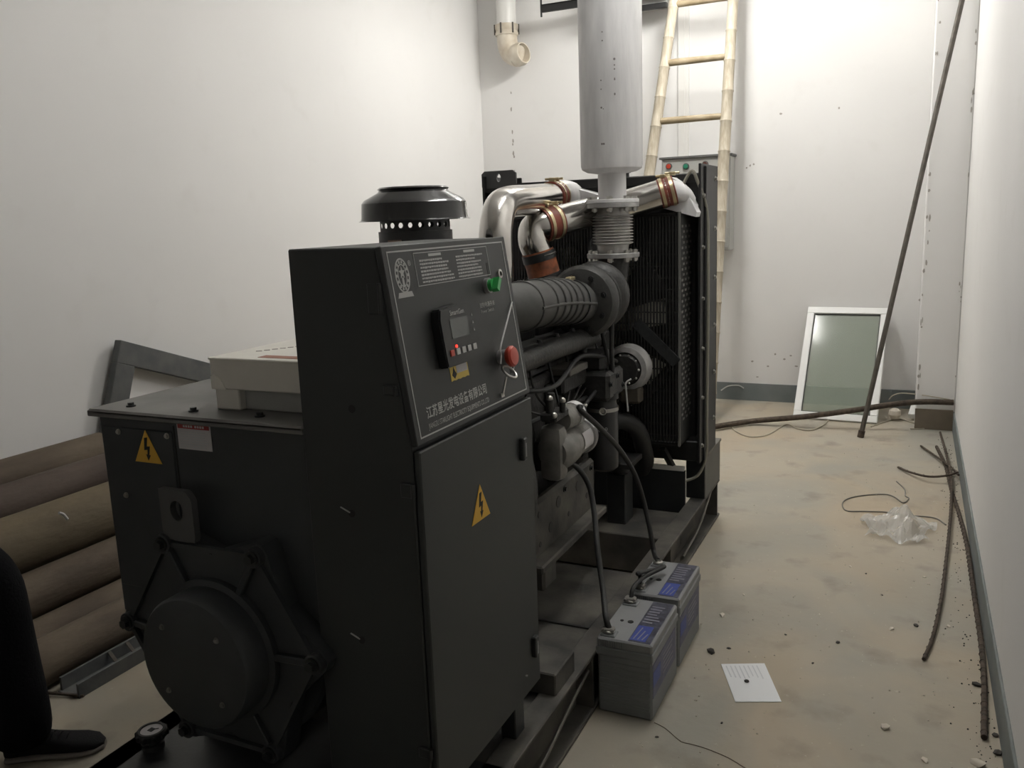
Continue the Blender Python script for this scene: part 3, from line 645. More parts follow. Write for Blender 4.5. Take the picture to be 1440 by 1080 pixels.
b4 = bmesh.new(); ln = 8; ra = [b4.verts.new((-1.10+.0615*math.cos(-.35+1.0*k/ln), 2.795, .80+.0615*math.sin(-.35+1.0*k/ln))) for k in range(ln+1)]; rb_ = [b4.verts.new((v.co.x, 2.885, v.co.z)) for v in ra]
for k in range(ln): b4.faces.new((ra[k], ra[k+1], rb_[k+1], rb_[k]))
bmesh.ops.recalc_face_normals(b4, faces=b4.faces); bmesh.ops.solidify(b4, geom=b4.faces[:], thickness=.0008); mb = MB(); mb._merge(b4); mb.build('starter_label', WLAB, so_)
# sender cluster on top
scl = MB().box((-1.12, 2.58, .925), (-1.06, 2.70, .955), .006).cyl((-1.09, 2.60, .95), (-1.09, 2.60, 1.0), .014).cyl((-1.06, 2.64, .95), (-1.06, 2.64, .985), .011).cyl((-1.11, 2.66, .95), (-1.11, 2.66, 1.01), .013).build('fuel_sender', ENGM, gs)
for q in ((-1.09, 2.60, 1.003), (-1.06, 2.64, .99), (-1.07, 2.585, .95)): MB().sphere(q, .012, 10).build('sender_terminal', STEEL, scl)
# injection pump and lines along the block
MB().box((-1.25, 2.78, .68), (-1.17, 3.12, .80), .02, seg=2).cyl((-1.20, 3.10, .74), (-1.20, 3.24, .74), .05).build('injection_pump', ENGM, gs)
for k in range(6):
    y0 = 2.80+k*.055; MB().tube([(-1.20, y0, .79), (-1.18, y0, .88), (-1.22, 2.62+k*.17, .97), (-1.27, 2.64+k*.18, 1.10)], .005, n=6).build('fuel_line', ENGM, gs)
# exhaust manifold
em = MB().tube([(-1.215, 2.52, 1.12), (-1.205, 2.9, 1.12), (-1.195, 3.30, 1.12), (-1.19, 3.38, 1.14)], .042, n=16).build('exhaust_manifold', ENGM, gs)
for k in range(6):
    y0 = 2.60+k*.165; MB().tube([(-1.30, y0, 1.08), (-1.25, y0, 1.09), (-1.205, y0+.02, 1.11)], .032, n=14).build('manifold_runner', ENGM, em); MB().box((-1.275, y0-.045, 1.04), (-1.26, y0+.045, 1.13), .004).build('manifold_flange', ENGM, em)
    bolt((-1.205, y0+.03, 1.162), (0, 0, 1), em)
# turbocharger
tc_ = V((-1.195, 3.21, 1.265))
tb = MB().lathe([(.060, -.075), (.074, -.07), (.078, -.03), (.10, -.025), (.132, -.012), (.146, .012), (.146, .038), (.132, .06), (.10, .07), (.05, .08), (0, .08)], tc_, (0, 1, 0), 48)
tbo = tb.build('turbo_compressor', mat('turbo_cast', (.042, .042, .040), .45, .2, var=.2, vscale=18, bump=.15, bscale=80), gs)
MB().torus(tc_+V((0, .175, .01)), .085, .058, (0, 1, 0), 40, 16).cyl(tc_+V((0, .06, .0)), tc_+V((0, .20, .0)), .07).build('turbo_turbine', ENGM, gs)
MB().torus(tc_+V((0, .085, .0)), .128, .012, (0, 1, 0), 40, 8).build('turbo_clamp_band', ENGM, tbo)
for k in range(8): 
    a_ = k*PI/4+.3; bolt(tc_+V((.105*math.cos(a_), -.022, .105*math.sin(a_))), (0, -1, 0), tbo)
MB().tube([tc_+V((0, .20, 0)), tc_+V((.0, .31, .01)), tc_+V((.003, .375, .06)), (-1.19, 3.60, 1.43)], .06, n=20, rfun=lambda t: .052+.022*t).build('exhaust_elbow', ENGM, gs)
MB().tube([tc_+V((-.09, .02, .06)), tc_+V((-.16, .06, .06)), tc_+V((-.21, .12, .04)), at(768, 396, Y=3.38)], .04, n=16).build('compressor_outlet', ENGM, tbo)
MB().tube([tc_+V((-.02, .10, -.05)), tc_+V((-.03, .08, -.17)), tc_+V((-.02, .06, -.30)), tc_+V((-.05, .0, -.42))], .017, n=12).build('oil_drain_pipe', RUBBER, gs)
MB().tube([tc_+V((.02, .10, .13)), tc_+V((.09, .08, .06)), tc_+V((.10, .07, -.06)), tc_+V((.095, .08, -.2)), tc_+V((.09, .09, -.33)), tc_+V((.05, .09, -.42))], .010, n=10).build('coolant_line', RUBBER, gs)
# ribbed intake hose
hp = [V((-1.40, 2.44, 1.27)), V((-1.28, 2.50, 1.295)), V((-1.215, 2.66, 1.305)), V((-1.205, 2.82, 1.302)), V((-1.20, 2.98, 1.29)), V((-1.195, 3.15, 1.27))]
ih = MB().tube(hp, .083, n=32, sub=10).build('intake_hose', HOSEM, gs)
def on_hose(t): 
    i = min(int(t*(len(hp)-1)), len(hp)-2); f = t*(len(hp)-1)-i; return hp[i].lerp(hp[i+1], f), (hp[i+1]-hp[i]).normalized()
for t in (.42, .56, .64, .71, .78, .85):
    p, d = on_hose(t); MB().torus(p, .083, .006, d, 36, 8).build('hose_rib', HOSEM, ih)
mb = MB(); mb.tube([p+V((.084, 0, -.004)) for p in hp[2:]], .006, n=8); mb.build('hose_seam', HOSEM, ih)
p, d = on_hose(.93); MB().lathe([(.084, -.008), (.088, -.008), (.088, .008), (.084, .008)], p, d, 36, close=True).build('hose_clamp', BLACK, ih)
MB().box(p+V((-.008, -.03, .083)), p+V((.016, .02, .098)), .003).cyl(p+V((.0, -.025, .094)), p+V((.0, .022, .094)), .006, n=10).build('clamp_screw', BRASS, ih)
# air cleaner
ac = V((-1.515, 2.50, 0))
acn = MB().lathe([(0, 1.02), (.13, 1.02), (.145, 1.03), (.145, 1.44), (.135, 1.46), (.118, 1.47), (.118, 1.515), (.123, 1.52), (.123, 1.574), (.113, 1.575), (.112, 1.50), (0, 1.50)], ac, n=44).build('air_cleaner', BLACK, gs)
MB().box(ac+V((-.03, -.128, 1.53)), ac+V((.02, -.120, 1.548)), .002).build('cleaner_label', mat('label_pinkish', (.35, .24, .21), .6), acn)
MB().box((-1.60, 2.42, .98), (-1.40, 2.58, 1.03), .01).build('cleaner_bracket', BLACK, gs)
mb = MB(); R_, rows, cols = .116, 3, 22                      # perforated drum
b3 = bmesh.new(); ch = .030
for r_ in range(rows):
    for c_ in range(cols):
        off = .5*(r_ % 2); n6 = 8
        def cp(u, v): a_ = 2*PI*(c_+off+u)/cols; return V((R_*math.cos(a_), R_*math.sin(a_), 1.548+(r_+v)*ch))
        sq = [(1, .5), (1, 1), (.5, 1), (0, 1), (0, .5), (0, 0), (.5, 0), (1, 0)]
        inn = [(.5+.30*math.cos(k*PI/4), .5+.33*math.sin(k*PI/4)) for k in range(8)]
        vo = [b3.verts.new(cp(*q)) for q in sq]; vi = [b3.verts.new(cp(*q)) for q in inn]
        for k in range(8): b3.faces.new((vo[k], vo[(k+1) % 8], vi[(k+1) % 8], vi[k]))
bmesh.ops.remove_doubles(b3, verts=b3.verts, dist=1e-4); bmesh.ops.recalc_face_normals(b3, faces=b3.faces)
ext = bmesh.ops.solidify(b3, geom=b3.faces[:], thickness=.002)
mb._merge(b3, Matrix.Translation(ac)); mb.build('perforated_drum', BLACK, acn)
MB().lathe([(.186, 1.608), (.178, 1.612), (.176, 1.62), (.173, 1.665), (.164, 1.676), (.118, 1.700), (.114, 1.706), (.118, 1.711), (.112, 1.716), (0, 1.718), (0, 1.710), (.108, 1.704), (.160, 1.670), (.168, 1.66), (.171, 1.615)], ac, n=56, close=True).build('rain_cap', mat('cap_gloss_black', (.016, .016, .017), .22, coat=.4), acn)

# ---- charge-air pipes
c1 = MB().tube([(-1.405, 2.88, 1.30), (-1.405, 2.88, 1.46), (-1.407, 2.89, 1.56), (-1.415, 2.95, 1.64), (-1.43, 3.07, 1.665), (-1.45, 3.30, 1.675), (-1.475, 3.62, 1.69)], .062, n=28, sub=8).build('charge_air_pipe', CHROME, gs)
d1 = (V((-1.475, 3.62, 1.69))-V((-1.45, 3.30, 1.675))).normalized()
def hose_joint(p, d, r, m, parent, L=.10, nclamp=2):
    j = MB().lathe([(r*.98, -L/2), (r*1.07, -L/2), (r*1.10, -L*.25), (r*1.06, 0), (r*1.10, L*.25), (r*1.07, L/2), (r*.98, L/2)], p, d, 32).build('hose_coupling', m, gs)
    for s_ in (-1, 1)[:nclamp]:
        q = V(p)+V(d)*s_*L*.3; MB().lathe([(r*1.09, -.007), (r*1.13, -.007), (r*1.13, .007), (r*1.09, .007)], q, d, 32, close=True).build('pipe_clamp', BRASS, j)
        MB().box(q+V((-.012, -.008, r*1.1)), q+V((.018, .008, r*1.1+.016)), .003).cyl(q+V((-.03, 0, r*1.1+.01)), q+V((.035, 0, r*1.1+.01)), .005, n=8).build('clamp_screw', BRASS, j)
    return j
hose_joint(V((-1.476, 3.64, 1.691)), d1, .062, REDR, gs)
t1o = MB().tube([(-1.476, 3.60, 1.690), (-1.48, 3.70, 1.695), (-1.50, 3.82, 1.69), (-1.53, 3.95, 1.68)], .06, n=24, rfun=lambda t: .060+.03*t).build('cooler_inlet_tank', ALU, gs)
MB().prism([(-1.60, 1.655), (-1.40, 1.655), (-1.30, 1.685), (-1.50, 1.745), (-1.58, 1.745)], .14, Matrix(((1, 0, 0, 0), (0, 0, 1, 3.83), (0, 1, 0, 0), (0, 0, 0, 1)))).build('cooler_tank', ALU, gs)
c2p = [at(757, 356, Y=3.36), at(750, 338, Y=3.345), at(753, 320, Y=3.36), at(774, 314, Y=3.40), at(800, 306, Y=3.50), at(835, 298, Y=3.64), at(868, 291, Y=3.75), at(902, 281, Y=3.80), at(938, 270, Y=3.835)]
c2 = MB().tube(c2p, .064, n=28, sub=8).build('charge_air_pipe', CHROME, gs)
hose_joint(c2p[3].lerp(c2p[4], .0), (c2p[4]-c2p[2]).normalized(), .064, REDR, gs, .08)
hose_joint(c2p[8], (c2p[8]-c2p[7]).normalized(), .060, REDR, gs, .07)
ocA, ocB = at(768, 396, Y=3.38), at(756, 353, Y=3.36); ocd = (ocB-ocA)
oc = MB().cyl(ocA, ocB, .068, n=28).build('outlet_coupling', ORNG, gs)
for q in (ocA+ocd*.12, ocA+ocd*.82):
    MB().lathe([(.0685, -.017), (.072, -.017), (.072, .017), (.0685, .017)], q, ocd, 32, close=True).build('pipe_clamp', BLACK, oc)
MB().tube([at(766, 360, Y=3.30), at(778, 356, Y=3.29), at(782, 354, Y=3.29)], .004, n=6).build('clamp_screw', STEEL, oc)
MB().tube([(-1.01, 3.835, 1.695), (-.985, 3.85, 1.695), (-.95, 3.88, 1.68), (-.93, 3.92, 1.65)], .056, n=24, rfun=lambda t: .056-.026*t).build('cooler_outlet', ALU, gs)
ok = MB().prism([(-1.06, 1.63), (-.89, 1.58), (-.885, 1.60), (-.93, 1.69), (-.965, 1.735), (-1.0, 1.758), (-1.06, 1.755)], .10, Matrix(((1, 0, 0, 0), (0, 0, 1, 3.86), (0, 1, 0, 0), (0, 0, 0, 1)))).build('cooler_tank', ALU, gs)

# ---- exhaust bellows, flanges, silencer
AX = V((-1.19, 3.60, 0))
bl_ = [(.060, 1.425), (.066, 1.44), (.070, 1.475)]
for k in range(10): z = 1.478+k*.0125; bl_ += [(.086, z+.002), (.089, z+.005), (.086, z+.008), (.074, z+.0105), (.074, z+.0125)]
bl_ += [(.070, 1.605), (.066, 1.62), (.066, 1.64)]
bl = MB().lathe(bl_, AX, n=44).build('exhaust_bellows', mat('bellows_steel', (.48, .47, .45), .38, .45, var=.15, vscale=20), gs)
for z, nm in ((1.428, 0), (1.640, 1)):
    fl = MB().lathe([(.05, z-.008), (.112, z-.008), (.114, z-.006), (.114, z+.010), (.112, z+.012), (.05, z+.012)], AX, n=44).build('flange', ALUD, gs)
    if nm: MB().lathe([(.05, z+.012), (.112, z+.012), (.114, z+.014), (.114, z+.026), (.112, z+.028), (.05, z+.028)], AX, n=44).build('flange_ring', ALU, fl)
    for k in range(8):
        a_ = 2*PI*k/8+.2; q = AX+V((.095*math.cos(a_), .095*math.sin(a_), z)); MB().cyl(q+V((0, 0, -.026)), q+V((0, 0, .032 if nm else .026)), .007, n=8).cyl(q+V((0, 0, -.022)), q+V((0, 0, -.009)), .013, n=6).cyl(q+V((0, 0, .012+.016*nm)), q+V((0, 0, .024+.016*nm)), .013, n=6).build('flange_bolt', STEEL, fl)
sl = MB().lathe([(.060, 1.66), (.060, 1.775), (.105, 1.782), (.128, 1.795), (.132, 1.81), (.132, 3.10), (.125, 3.12), (.07, 3.14), (.06, 3.16), (.06, CEIL+.0)], AX, n=56).build('silencer', ALU, gs)
for (x, y, z, a_) in ((-.8, 0, 2.05, .2), (0, 0, 2.3, 0), (0, 0, 2.2, .1)): pass
for k in range(16):
    a_ = -1.05+random.choice((0, .06, .42)); z = random.uniform(1.85, 2.5); q = AX+V((.1318*math.cos(a_-.5), .1318*math.sin(a_-.5), z))
    MB().cyl(q, q+V((math.cos(a_-.5), math.sin(a_-.5), 0))*.0012, random.uniform(.002, .005), n=8).build('scuff_mark', mat('scuff', (.22, .21, .20), .8), sl)
MB().torus(AX+V((0, 0, 2.92)), .133, .004, (0, 0, 1), 48, 8).build('weld_bead', ALUD, sl)

# ---- radiator with stone guard
RX0, RX1, RYF, RYB, RZ0, RZ1 = -1.985, -.885, 3.95, 4.30, .42, 1.815
for sx in (RX1, RX0):
    sg = 1 if sx == RX1 else -1; a, b = sorted((sx-sg*.012, sx))
    post = MB().box((a, RYF-.01, RZ0), (b, RYB, RZ1), .002).box((min(sx, sx-sg*.06), RYB-.014, RZ0), (max(sx, sx-sg*.06), RYB, RZ1), .002)
    if sg > 0: post.box((sx-.001, RYF+.055, RZ0), (sx+.010, RYF+.075, RZ1-.01), .002)
    po = post.build('radiator_post', RADM, gs)
    for k in range(6):
        z = .50+k*.235; bolt((sx, RYF+.030, z), (sg, 0, 0), po, BOLTS); bolt((sx, RYB-.06, z+.08), (sg, 0, 0), po, BOLTS)
rc_ = MB().box((RX0+.05, 4.06, .46), (RX1-.05, 4.24, 1.62), .003).build('radiator_core', RADM, gs)
rt = MB().box((RX0+.012, RYF+.02, 1.60), (RX1-.012, RYB-.02, 1.775), .006).box((RX0+.012, RYF+.0, 1.735), (RX1-.012, RYF+.03, 1.755)).build('radiator_top_tank', RADM, gs)
MB().box((RX0+.012, RYF+.02, .42), (RX1-.012, RYB-.02, .52), .006).build('radiator_bottom_tank', RADM, gs)
fcap = MB().cyl((-1.30, 4.12, 1.77), (-1.30, 4.12, 1.80), .025).cyl((-1.30, 4.12, 1.80), (-1.30, 4.12, 1.812), .034, n=12).build('filler_cap', BLACK, gs)
ring_plate(MB(), [(-.095, -.05), (.095, -.05), (.095, .035), (-.095, .035)], [(.012*math.cos(2*PI*k/48), .02*math.sin(2*PI*k/48)) for k in range(48)], .012, Matrix(((1, 0, 0, -1.905), (0, 0, -1, RYF+.03), (0, 1, 0, 1.805), (0, 0, 0, 1)))).build('lifting_eye', mat('eye_grey', (.07, .07, .07), .5), gs)
GFX0, GFX1, GFY, GZ0, GZ1 = -1.90, -.955, 3.84, .525, 1.605
gd = MB().box((GFX0, GFY, GZ1-.02), (GFX1, RYF, GZ1), .003).build('stone_guard', RADM, gs)
MB().box((GFX0, GFY, GZ0), (GFX1, RYF, GZ0+.02), .003).build('guard_bottom_rail', RADM, gd)
MB().box((GFX1-.005, GFY, GZ0+.0), (GFX1, 4.26, GZ1), .001).build('guard_side_plate', mat('guard_side_grey', (.045, .045, .043), .5), gd)
MB().box((GFX0, GFY, GZ0), (GFX0+.005, RYF, GZ1)).build('guard_side_plate', RADM, gd)
MB().box((GFX1-.008, GFY-.006, GZ0), (GFX1+.002, GFY+.004, GZ1), .001).build('guard_corner_edge', mat('edge_grey', (.13, .13, .12), .5), gd)
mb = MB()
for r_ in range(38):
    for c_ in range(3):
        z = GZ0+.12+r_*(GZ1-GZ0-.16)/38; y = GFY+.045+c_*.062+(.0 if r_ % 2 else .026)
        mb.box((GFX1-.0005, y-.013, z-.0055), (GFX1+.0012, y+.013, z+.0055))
mb.build('side_perforation_glints', DOTM, gd)['kind'] = 'stuff'  # pale bars: brightness showing through the holes, put into the colour
mb = MB(); n_s = 62                                          # vertical wires of the guard front
for k in range(n_s):
    x = GFX0+.012+k*(GFX1-GFX0-.03)/(n_s-1); mb.box((x-.0042, GFY, GZ0+.01), (x+.0042, GFY+.004, GZ1-.01))
for k in range(20):
    z = GZ0+.05+k*(GZ1-GZ0-.08)/19; mb.box((GFX0+.005, GFY+.004, z-.003), (GFX1-.005, GFY+.007, z+.003))
mb.build('guard_grille', mat('grille_black', (.02, .02, .019), .45), gd)['kind'] = 'stuff'
# fan and shroud behind the grille
fc = V((-1.43, 3.92, 1.06))
fs_ = MB().lathe([(.43, -.03), (.45, -.03), (.45, .06), (.43, .06)], fc, (0, 1, 0), 48, close=True).build('fan_shroud_ring', RADM, gs)
fan = MB().cyl(fc+V((0, -.04, 0)), fc+V((0, .04, 0)), .09, n=28).build('fan_hub', ENGM, gs)
for k in range(8):
    a_ = 2*PI*k/8+.25; d = V((math.cos(a_), 0, math.sin(a_))); t_ = V((-math.sin(a_), 0, math.cos(a_)))
    M = Matrix((tuple(d), tuple((t_*.85+V((0, .5, 0))).normalized()), tuple(d.cross((t_*.85+V((0, .5, 0))).normalized())))).transposed().to_4x4(); M.translation = fc
    MB().prism([(.08, -.03), (.20, -.06), (.40, -.075), (.415, .06), (.20, .05), (.08, .03)], .004, M).build('fan_blade', mat('fan_blade_pale', (.42, .40, .33), .5), fan)  # blades lightened in colour to stand in for light behind the dark grille
MB().tube([(-1.0, 3.95, 1.66), (-.93, 3.93, 1.78), (-.90, 3.94, 1.735), (-.875, 4.02, 1.60), (-.870, 4.03, 1.35), (-.870, 4.03, .95), (-.872, 4.03, .60), (-.878, 4.05, .44), (-.91, 4.02, .34), (-.98, 3.98, .31), (-1.02, 3.96, .30)], .0075, n=8).build('overflow_tube', mat('tube_translucent', (.22, .21, .17), .4), gs)
# lower radiator hose
MB().tube([(-1.28, 3.66, .66), (-1.19, 3.72, .66), (-1.14, 3.77, .61), (-1.13, 3.84, .50), (-1.14, 3.90, .42), (-1.17, 3.935, .37)], .041, n=20).build('lower_hose', RUBBER, gs)
MB().tube([(-1.35, 3.70, 1.20), (-1.34, 3.80, 1.36), (-1.36, 3.92, 1.55), (-1.37, 4.02, 1.66)], .045, n=20).build('upper_hose', RUBBER, gs)
MB().bar((-1.05, 3.88, .50), (-1.02, 3.99, .36), .03, .02).build('stay_bracket', BLACK, gs)
# wiring harness
for pts_ in ([(-1.24, 2.55, 1.03), (-1.16, 2.8, 1.0), (-1.17, 3.1, 1.06), (-1.13, 3.3, 1.03), (-1.15, 3.5, .98)], [(-1.15, 3.28, 1.2), (-1.12, 3.3, 1.0), (-1.14, 3.25, .92), (-1.17, 3.15, .86)], [(-1.2, 2.5, .9), (-1.17, 2.9, .9), (-1.18, 3.2, .88)]):
    MB().tube(pts_, .009, n=8).build('wiring_loom', RUBBER, gs)

# ================================================================== BATTERIES AND CABLES
def battery(label, ax, ay):                                  # right-near floor corner, local axes as built: x leftwards width, y away
    t = thing('battery', label, 'battery', (ax-.095, ay+.165, 0), 'batteries on the floor beside the skid')
    W_, D_, H_ = .190, .325, .262
    x0, x1, y0, y1 = ax-W_, ax, ay, ay+D_
    cs = MB().box((x0+.004, y0+.004, 0), (x1-.004, y1-.004, H_-.055), .006)
    for k in range(8): cs.box((x0+.012, y0+.0025, .03+k*.02), (x1-.012, y0+.006, .042+k*.02), .0015)
    cs.build('case', BATT, t)
    MB().box((x0, y0, H_-.060), (x1, y1, H_-.030), .004).build('lid_skirt', BATT, t)
    top = MB().box((x0+.003, y0+.003, H_-.032), (x1-.003, y1-.003, H_), .005).build('lid', BATTL, t)
    for k in range(22): MB().box((x0+.008+k*(W_-.02)/22, y0+.0012, H_-.026), (x0+.013+k*(W_-.02)/22, y0+.0045, H_-.006)).build('lid_rib', BATT, top) if k < 11 else None
    MB().box((x0+.105, y0+.012, H_-.0005), (x1-.012, y1-.012, H_+.0012)).build('top_label', NAVY, t)
    MB().box((x0+.108, y0+.02, H_+.0005), (x1-.030, y0+.125, H_+.0018)).build('top_label_blue', BLUE, t)
    mb = MB()
    for k in range(3): mb.bar((x0+.118+k*.014, y0+.028, H_+.0019), (x0+.126+k*.014, y0+.112-.02*k, H_+.0019), .004, .0006, hint=(0, 0, 1))
    for k in range(7): mb.box((x0+.112, y0+.150+k*.020, H_+.001), (x0+.112+random.uniform(.03, .055), y0+.158+k*.020, H_+.0018))
    mb.build('label_print', mat('battery_print', (.24, .24, .28), .5), t)
    MB().box((x1-.0045, y0+.012, .075), (x1-.0028, y1-.03, .19)).build('side_label', PURP, t)
    MB().box((x1-.0035, y0+.016, .112), (x1-.0022, y0+.10, .162)).build('side_label_blue', BLUE, t)
    mb = MB()
    for k in range(5): mb.box((x1-.003, y0+.13, .10+k*.016), (x1-.0022, y0+.13+random.uniform(.08, .14), .106+k*.016))
    mb.build('side_print', mat('battery_print', (.24, .24, .28), .5), t)
    for (dx, dy, r_) in ((.075, .14, .010), (.045, .14, .006)): MB().cyl((x0+dx, y0+dy, H_-.001), (x0+dx, y0+dy, H_+.0016), r_, n=18).build('vent_plug', INK, t)
    tp = []
    for dy in (.035, D_-.05):
        q = V((x0+.035, y0+dy, H_)); tp.append(q)
        MB().box(q+V((-.026, -.022, -.001)), q+V((.026, .022, .006)), .003).build('terminal_pad', BATT, t)
        MB().cyl(q+V((0, 0, .005)), q+V((0, 0, .022)), .010, .009, n=16).torus(q+V((0, 0, .012)), .014, .005, (0, 0, 1), 20, 8).build('terminal_post', STEEL, t)
    return t, tp
bA, tA = battery('grey battery with a blue label, the one standing beside the steel mounting block and paper sheet end of the skid', -.690, 2.425)
bB, tB = battery('grey battery with a blue label, the one pushed against the skid nearer the radiator', -.692, 2.785)
bA['label'] = 'grey lead battery with its cable post at the control cabinet end of the pair'
bB['label'] = 'grey lead battery at the radiator end of the pair beside the skid'
cA = MB().tube([(-1.07, 2.89, .92), (-1.04, 2.93, .90), V((-1.035, 2.80, .70)), V((-.99, 2.74, .62)), V((-.95, 2.68, .52)), V((-.91, 2.58, .42)), tA[0]+V((-.01, .01, .09)), tA[0]+V((0, 0, .02))], .010, n=12)
# cable one: from the bracket on the engine side down to the near battery
def cable(name, label, pts_, r=.010):
    o = MB().tube(pts_, r, n=12, sub=8).build(name, RUBBER); return tag(o, label, 'cable')
cA.bm.free()
pA = [at(771, 650, X=-1.12), at(790, 648, X=-1.10), at(812, 658, X=-1.06), at(829, 685, X=-1.02), at(836, 725, X=-.985), at(840, 770, X=-.95), at(848, 830, X=-.90), at(852, 868, X=-.86), tA[0]+V((0, 0, .018))]
cable('battery_cable', 'black battery cable arching from the engine side bracket to the battery at the cabinet end', pA)
pB = [V((-1.07, 2.875, .915)), at(815, 575, X=-1.05), at(845, 603, X=-1.02), at(872, 633, X=-1.0), at(893, 668, X=-.97), at(905, 705, X=-.95), at(914, 745, X=-.92), at(920, 778, X=-.90), tB[1]+V((0, 0, .018))]
cable('battery_cable', 'black battery cable sloping down from the starter motor to the battery at the radiator end', pB)
pC = [tA[1]+V((0, 0, .018)), tA[1]+V((.0, .03, .045)), at(905, 812, X=-.84), at(934, 797, X=-.80), at(920, 801, X=-.83), at(898, 806, X=-.85), tB[0]+V((-.01, .03, .04)), tB[0]+V((0, 0, .018))]
cable('battery_cable', 'short black jumper cable looped between the two batteries', pC, .008)
for nm, q in (('cable_clamp', tA[0]), ('cable_clamp', tA[1]), ('cable_clamp', tB[0])):
    o = MB().box(q+V((-.022, -.014, .008)), q+V((.018, .014, .024)), .004).cyl(q+V((-.016, -.018, .016)), q+V((-.016, .018, .016)), .006, n=8).build('terminal_clamp', CASTG, bA if q in tA else bB)

# ================================================================== CARTON ON THE ALTERNATOR
c0 = at(305, 575, Z=GZT); c1 = at(428, 584, Z=GZT)
ct = thing('carton', 'white cardboard box with a rust-red band resting on foam blocks on the alternator top', 'box', (c0.x+.11, c0.y+.15, GZT))
bx0, by0 = c0.x, c0.y; bx1, by1 = -1.215, c0.y+.36
p_ = at(300, 546, Y=by0); hz = p_.z-GZT
zt = at(300, 504, Y=by0).z
MB().box((bx0-.006, by0-.004, GZT+hz), (bx1, by1, zt), .003).build('box', CART, ct)
MB().box((bx0-.008, by0-.006, zt-.003), (bx1, by1+.002, zt+.003), .002).build('lid', CARTT, ct)
MB().box((bx0+.125, by0+.02, zt+.0025), (bx1-.002, by0+.05, zt+.004)).build('band', CARTR, ct)
mb = MB()
for k in range(9): mb.bar((bx0+.05+k*.010, by0+.10+k*.018, zt+.0035), (bx0+.062+k*.010, by0+.108+k*.018, zt+.0035), .004, .001, hint=(0, 0, 1))
mb.build('print_marks', mat('carton_ink', (.30, .24, .22), .8), ct)
for (xa, xb) in ((bx0, bx0+.075), (bx1-.045, bx1)):
    MB().box((xa, by0, GZT), (xb, by1, GZT+hz+.002), .003).build('foam_block', CART, ct)
MB().box((bx0+.074, by0+.02, GZT), (bx1-.044, by1-.02, GZT+hz+.002), .002).build('foam_core', CARTG, ct)
MB().prism([(0, 0), (.045, 0), (.03, .025), (.01, .035), (0, .03)], .002, Matrix(((1, 0, 0, bx0-.004), (0, 0, -1, by0-.004), (0, 1, 0, GZT+hz), (0, 0, 0, 1)))).build('torn_corner', CARTT, ct)

# ================================================================== STEEL PIPES BY THE LEFT WALL
def pipe(x, z, r, y0, y1, m, label):
    t = MB().lathe([(r, 0), (r, y1-y0), (r*.9, y1-y0), (r*.9, 0)], (x, y0, z), (0, 1, 0), 44, close=True).build('steel_pipe', m); return tag(t, label, 'pipe', 'rusty pipes stacked by the wall')
PL = [(-2.80, .085, .085, .15, 2.86, RUST, 'rusty brown pipe on the floor, outermost of the stack, beside the steel channel'),
      (-2.970, .084, .082, .05, 2.86, RUST, 'rusty brown pipe on the floor behind the outermost pipe, mostly hidden'),
      (-3.08, .222, .090, .10, 2.84, RUST, 'dark brown rusty pipe lying on the floor pipes just below the thick ochre pipe'),
      (-3.215, .390, .122, -.05, 2.88, RUSTO, 'thickest ochre rusty pipe of the stack with a white chalk mark'),
      (-3.415, .497, .090, .0, 2.85, RUSTD, 'dark thin pipe lying between the thick ochre pipe and the topmost pipe'),
      (-3.585, .560, .088, .1, 2.835, RUST, 'topmost rusty pipe of the stack, against the white wall')]
for a in PL: pipe(*a)
for (x, z, r_) in ((-3.14, .070, .068), (-3.36, .080, .080), (-3.53, .080, .080), (-3.34, .232, .068), (-3.50, .232, .070), (-3.565, .392, .074)):
    pipe(x, z, r_, .3, 2.62, RUSTD, 'rusty pipe buried inside the stack behind the others')
p_ = at(87, 724, X=-3.105); 
MB().tube([at(82, 721, X=-3.105)+V((.004, 0, 0)), at(88, 723, X=-3.103)+V((.004, 0, 0)), at(94, 730, X=-3.1)+V((.004, 0, 0))], .006, n=6).build('chalk_mark', LINEM, bpy.data.objects['steel_pipe.003'])

# steel channel on the floor beside them
sc_ = thing('steel_channel', 'short rusty steel U-channel with cross bars on the floor by the pipes', 'channel', (-2.64, 2.2, 0))
MB().box((-2.60, 1.83, .0), (-2.590, 2.75, .055), .001).box((-2.70, 1.84, 0), (-2.690, 2.75, .055), .001).box((-2.70, 1.83, 0), (-2.59, 2.75, .006)).build('channel_body', FRAMEG, sc_)
for yy in (2.02, 2.10, 2.45): MB().bar((-2.695, yy+.03, .050), (-2.595, yy-.02, .050), .012, .006).build('cross_bar', PIPEGREY, sc_)
MB().bar((-2.72, 1.80, .012), (-2.58, 1.84, .008), .008, .008).build('tie_wire', REBAR, sc_)

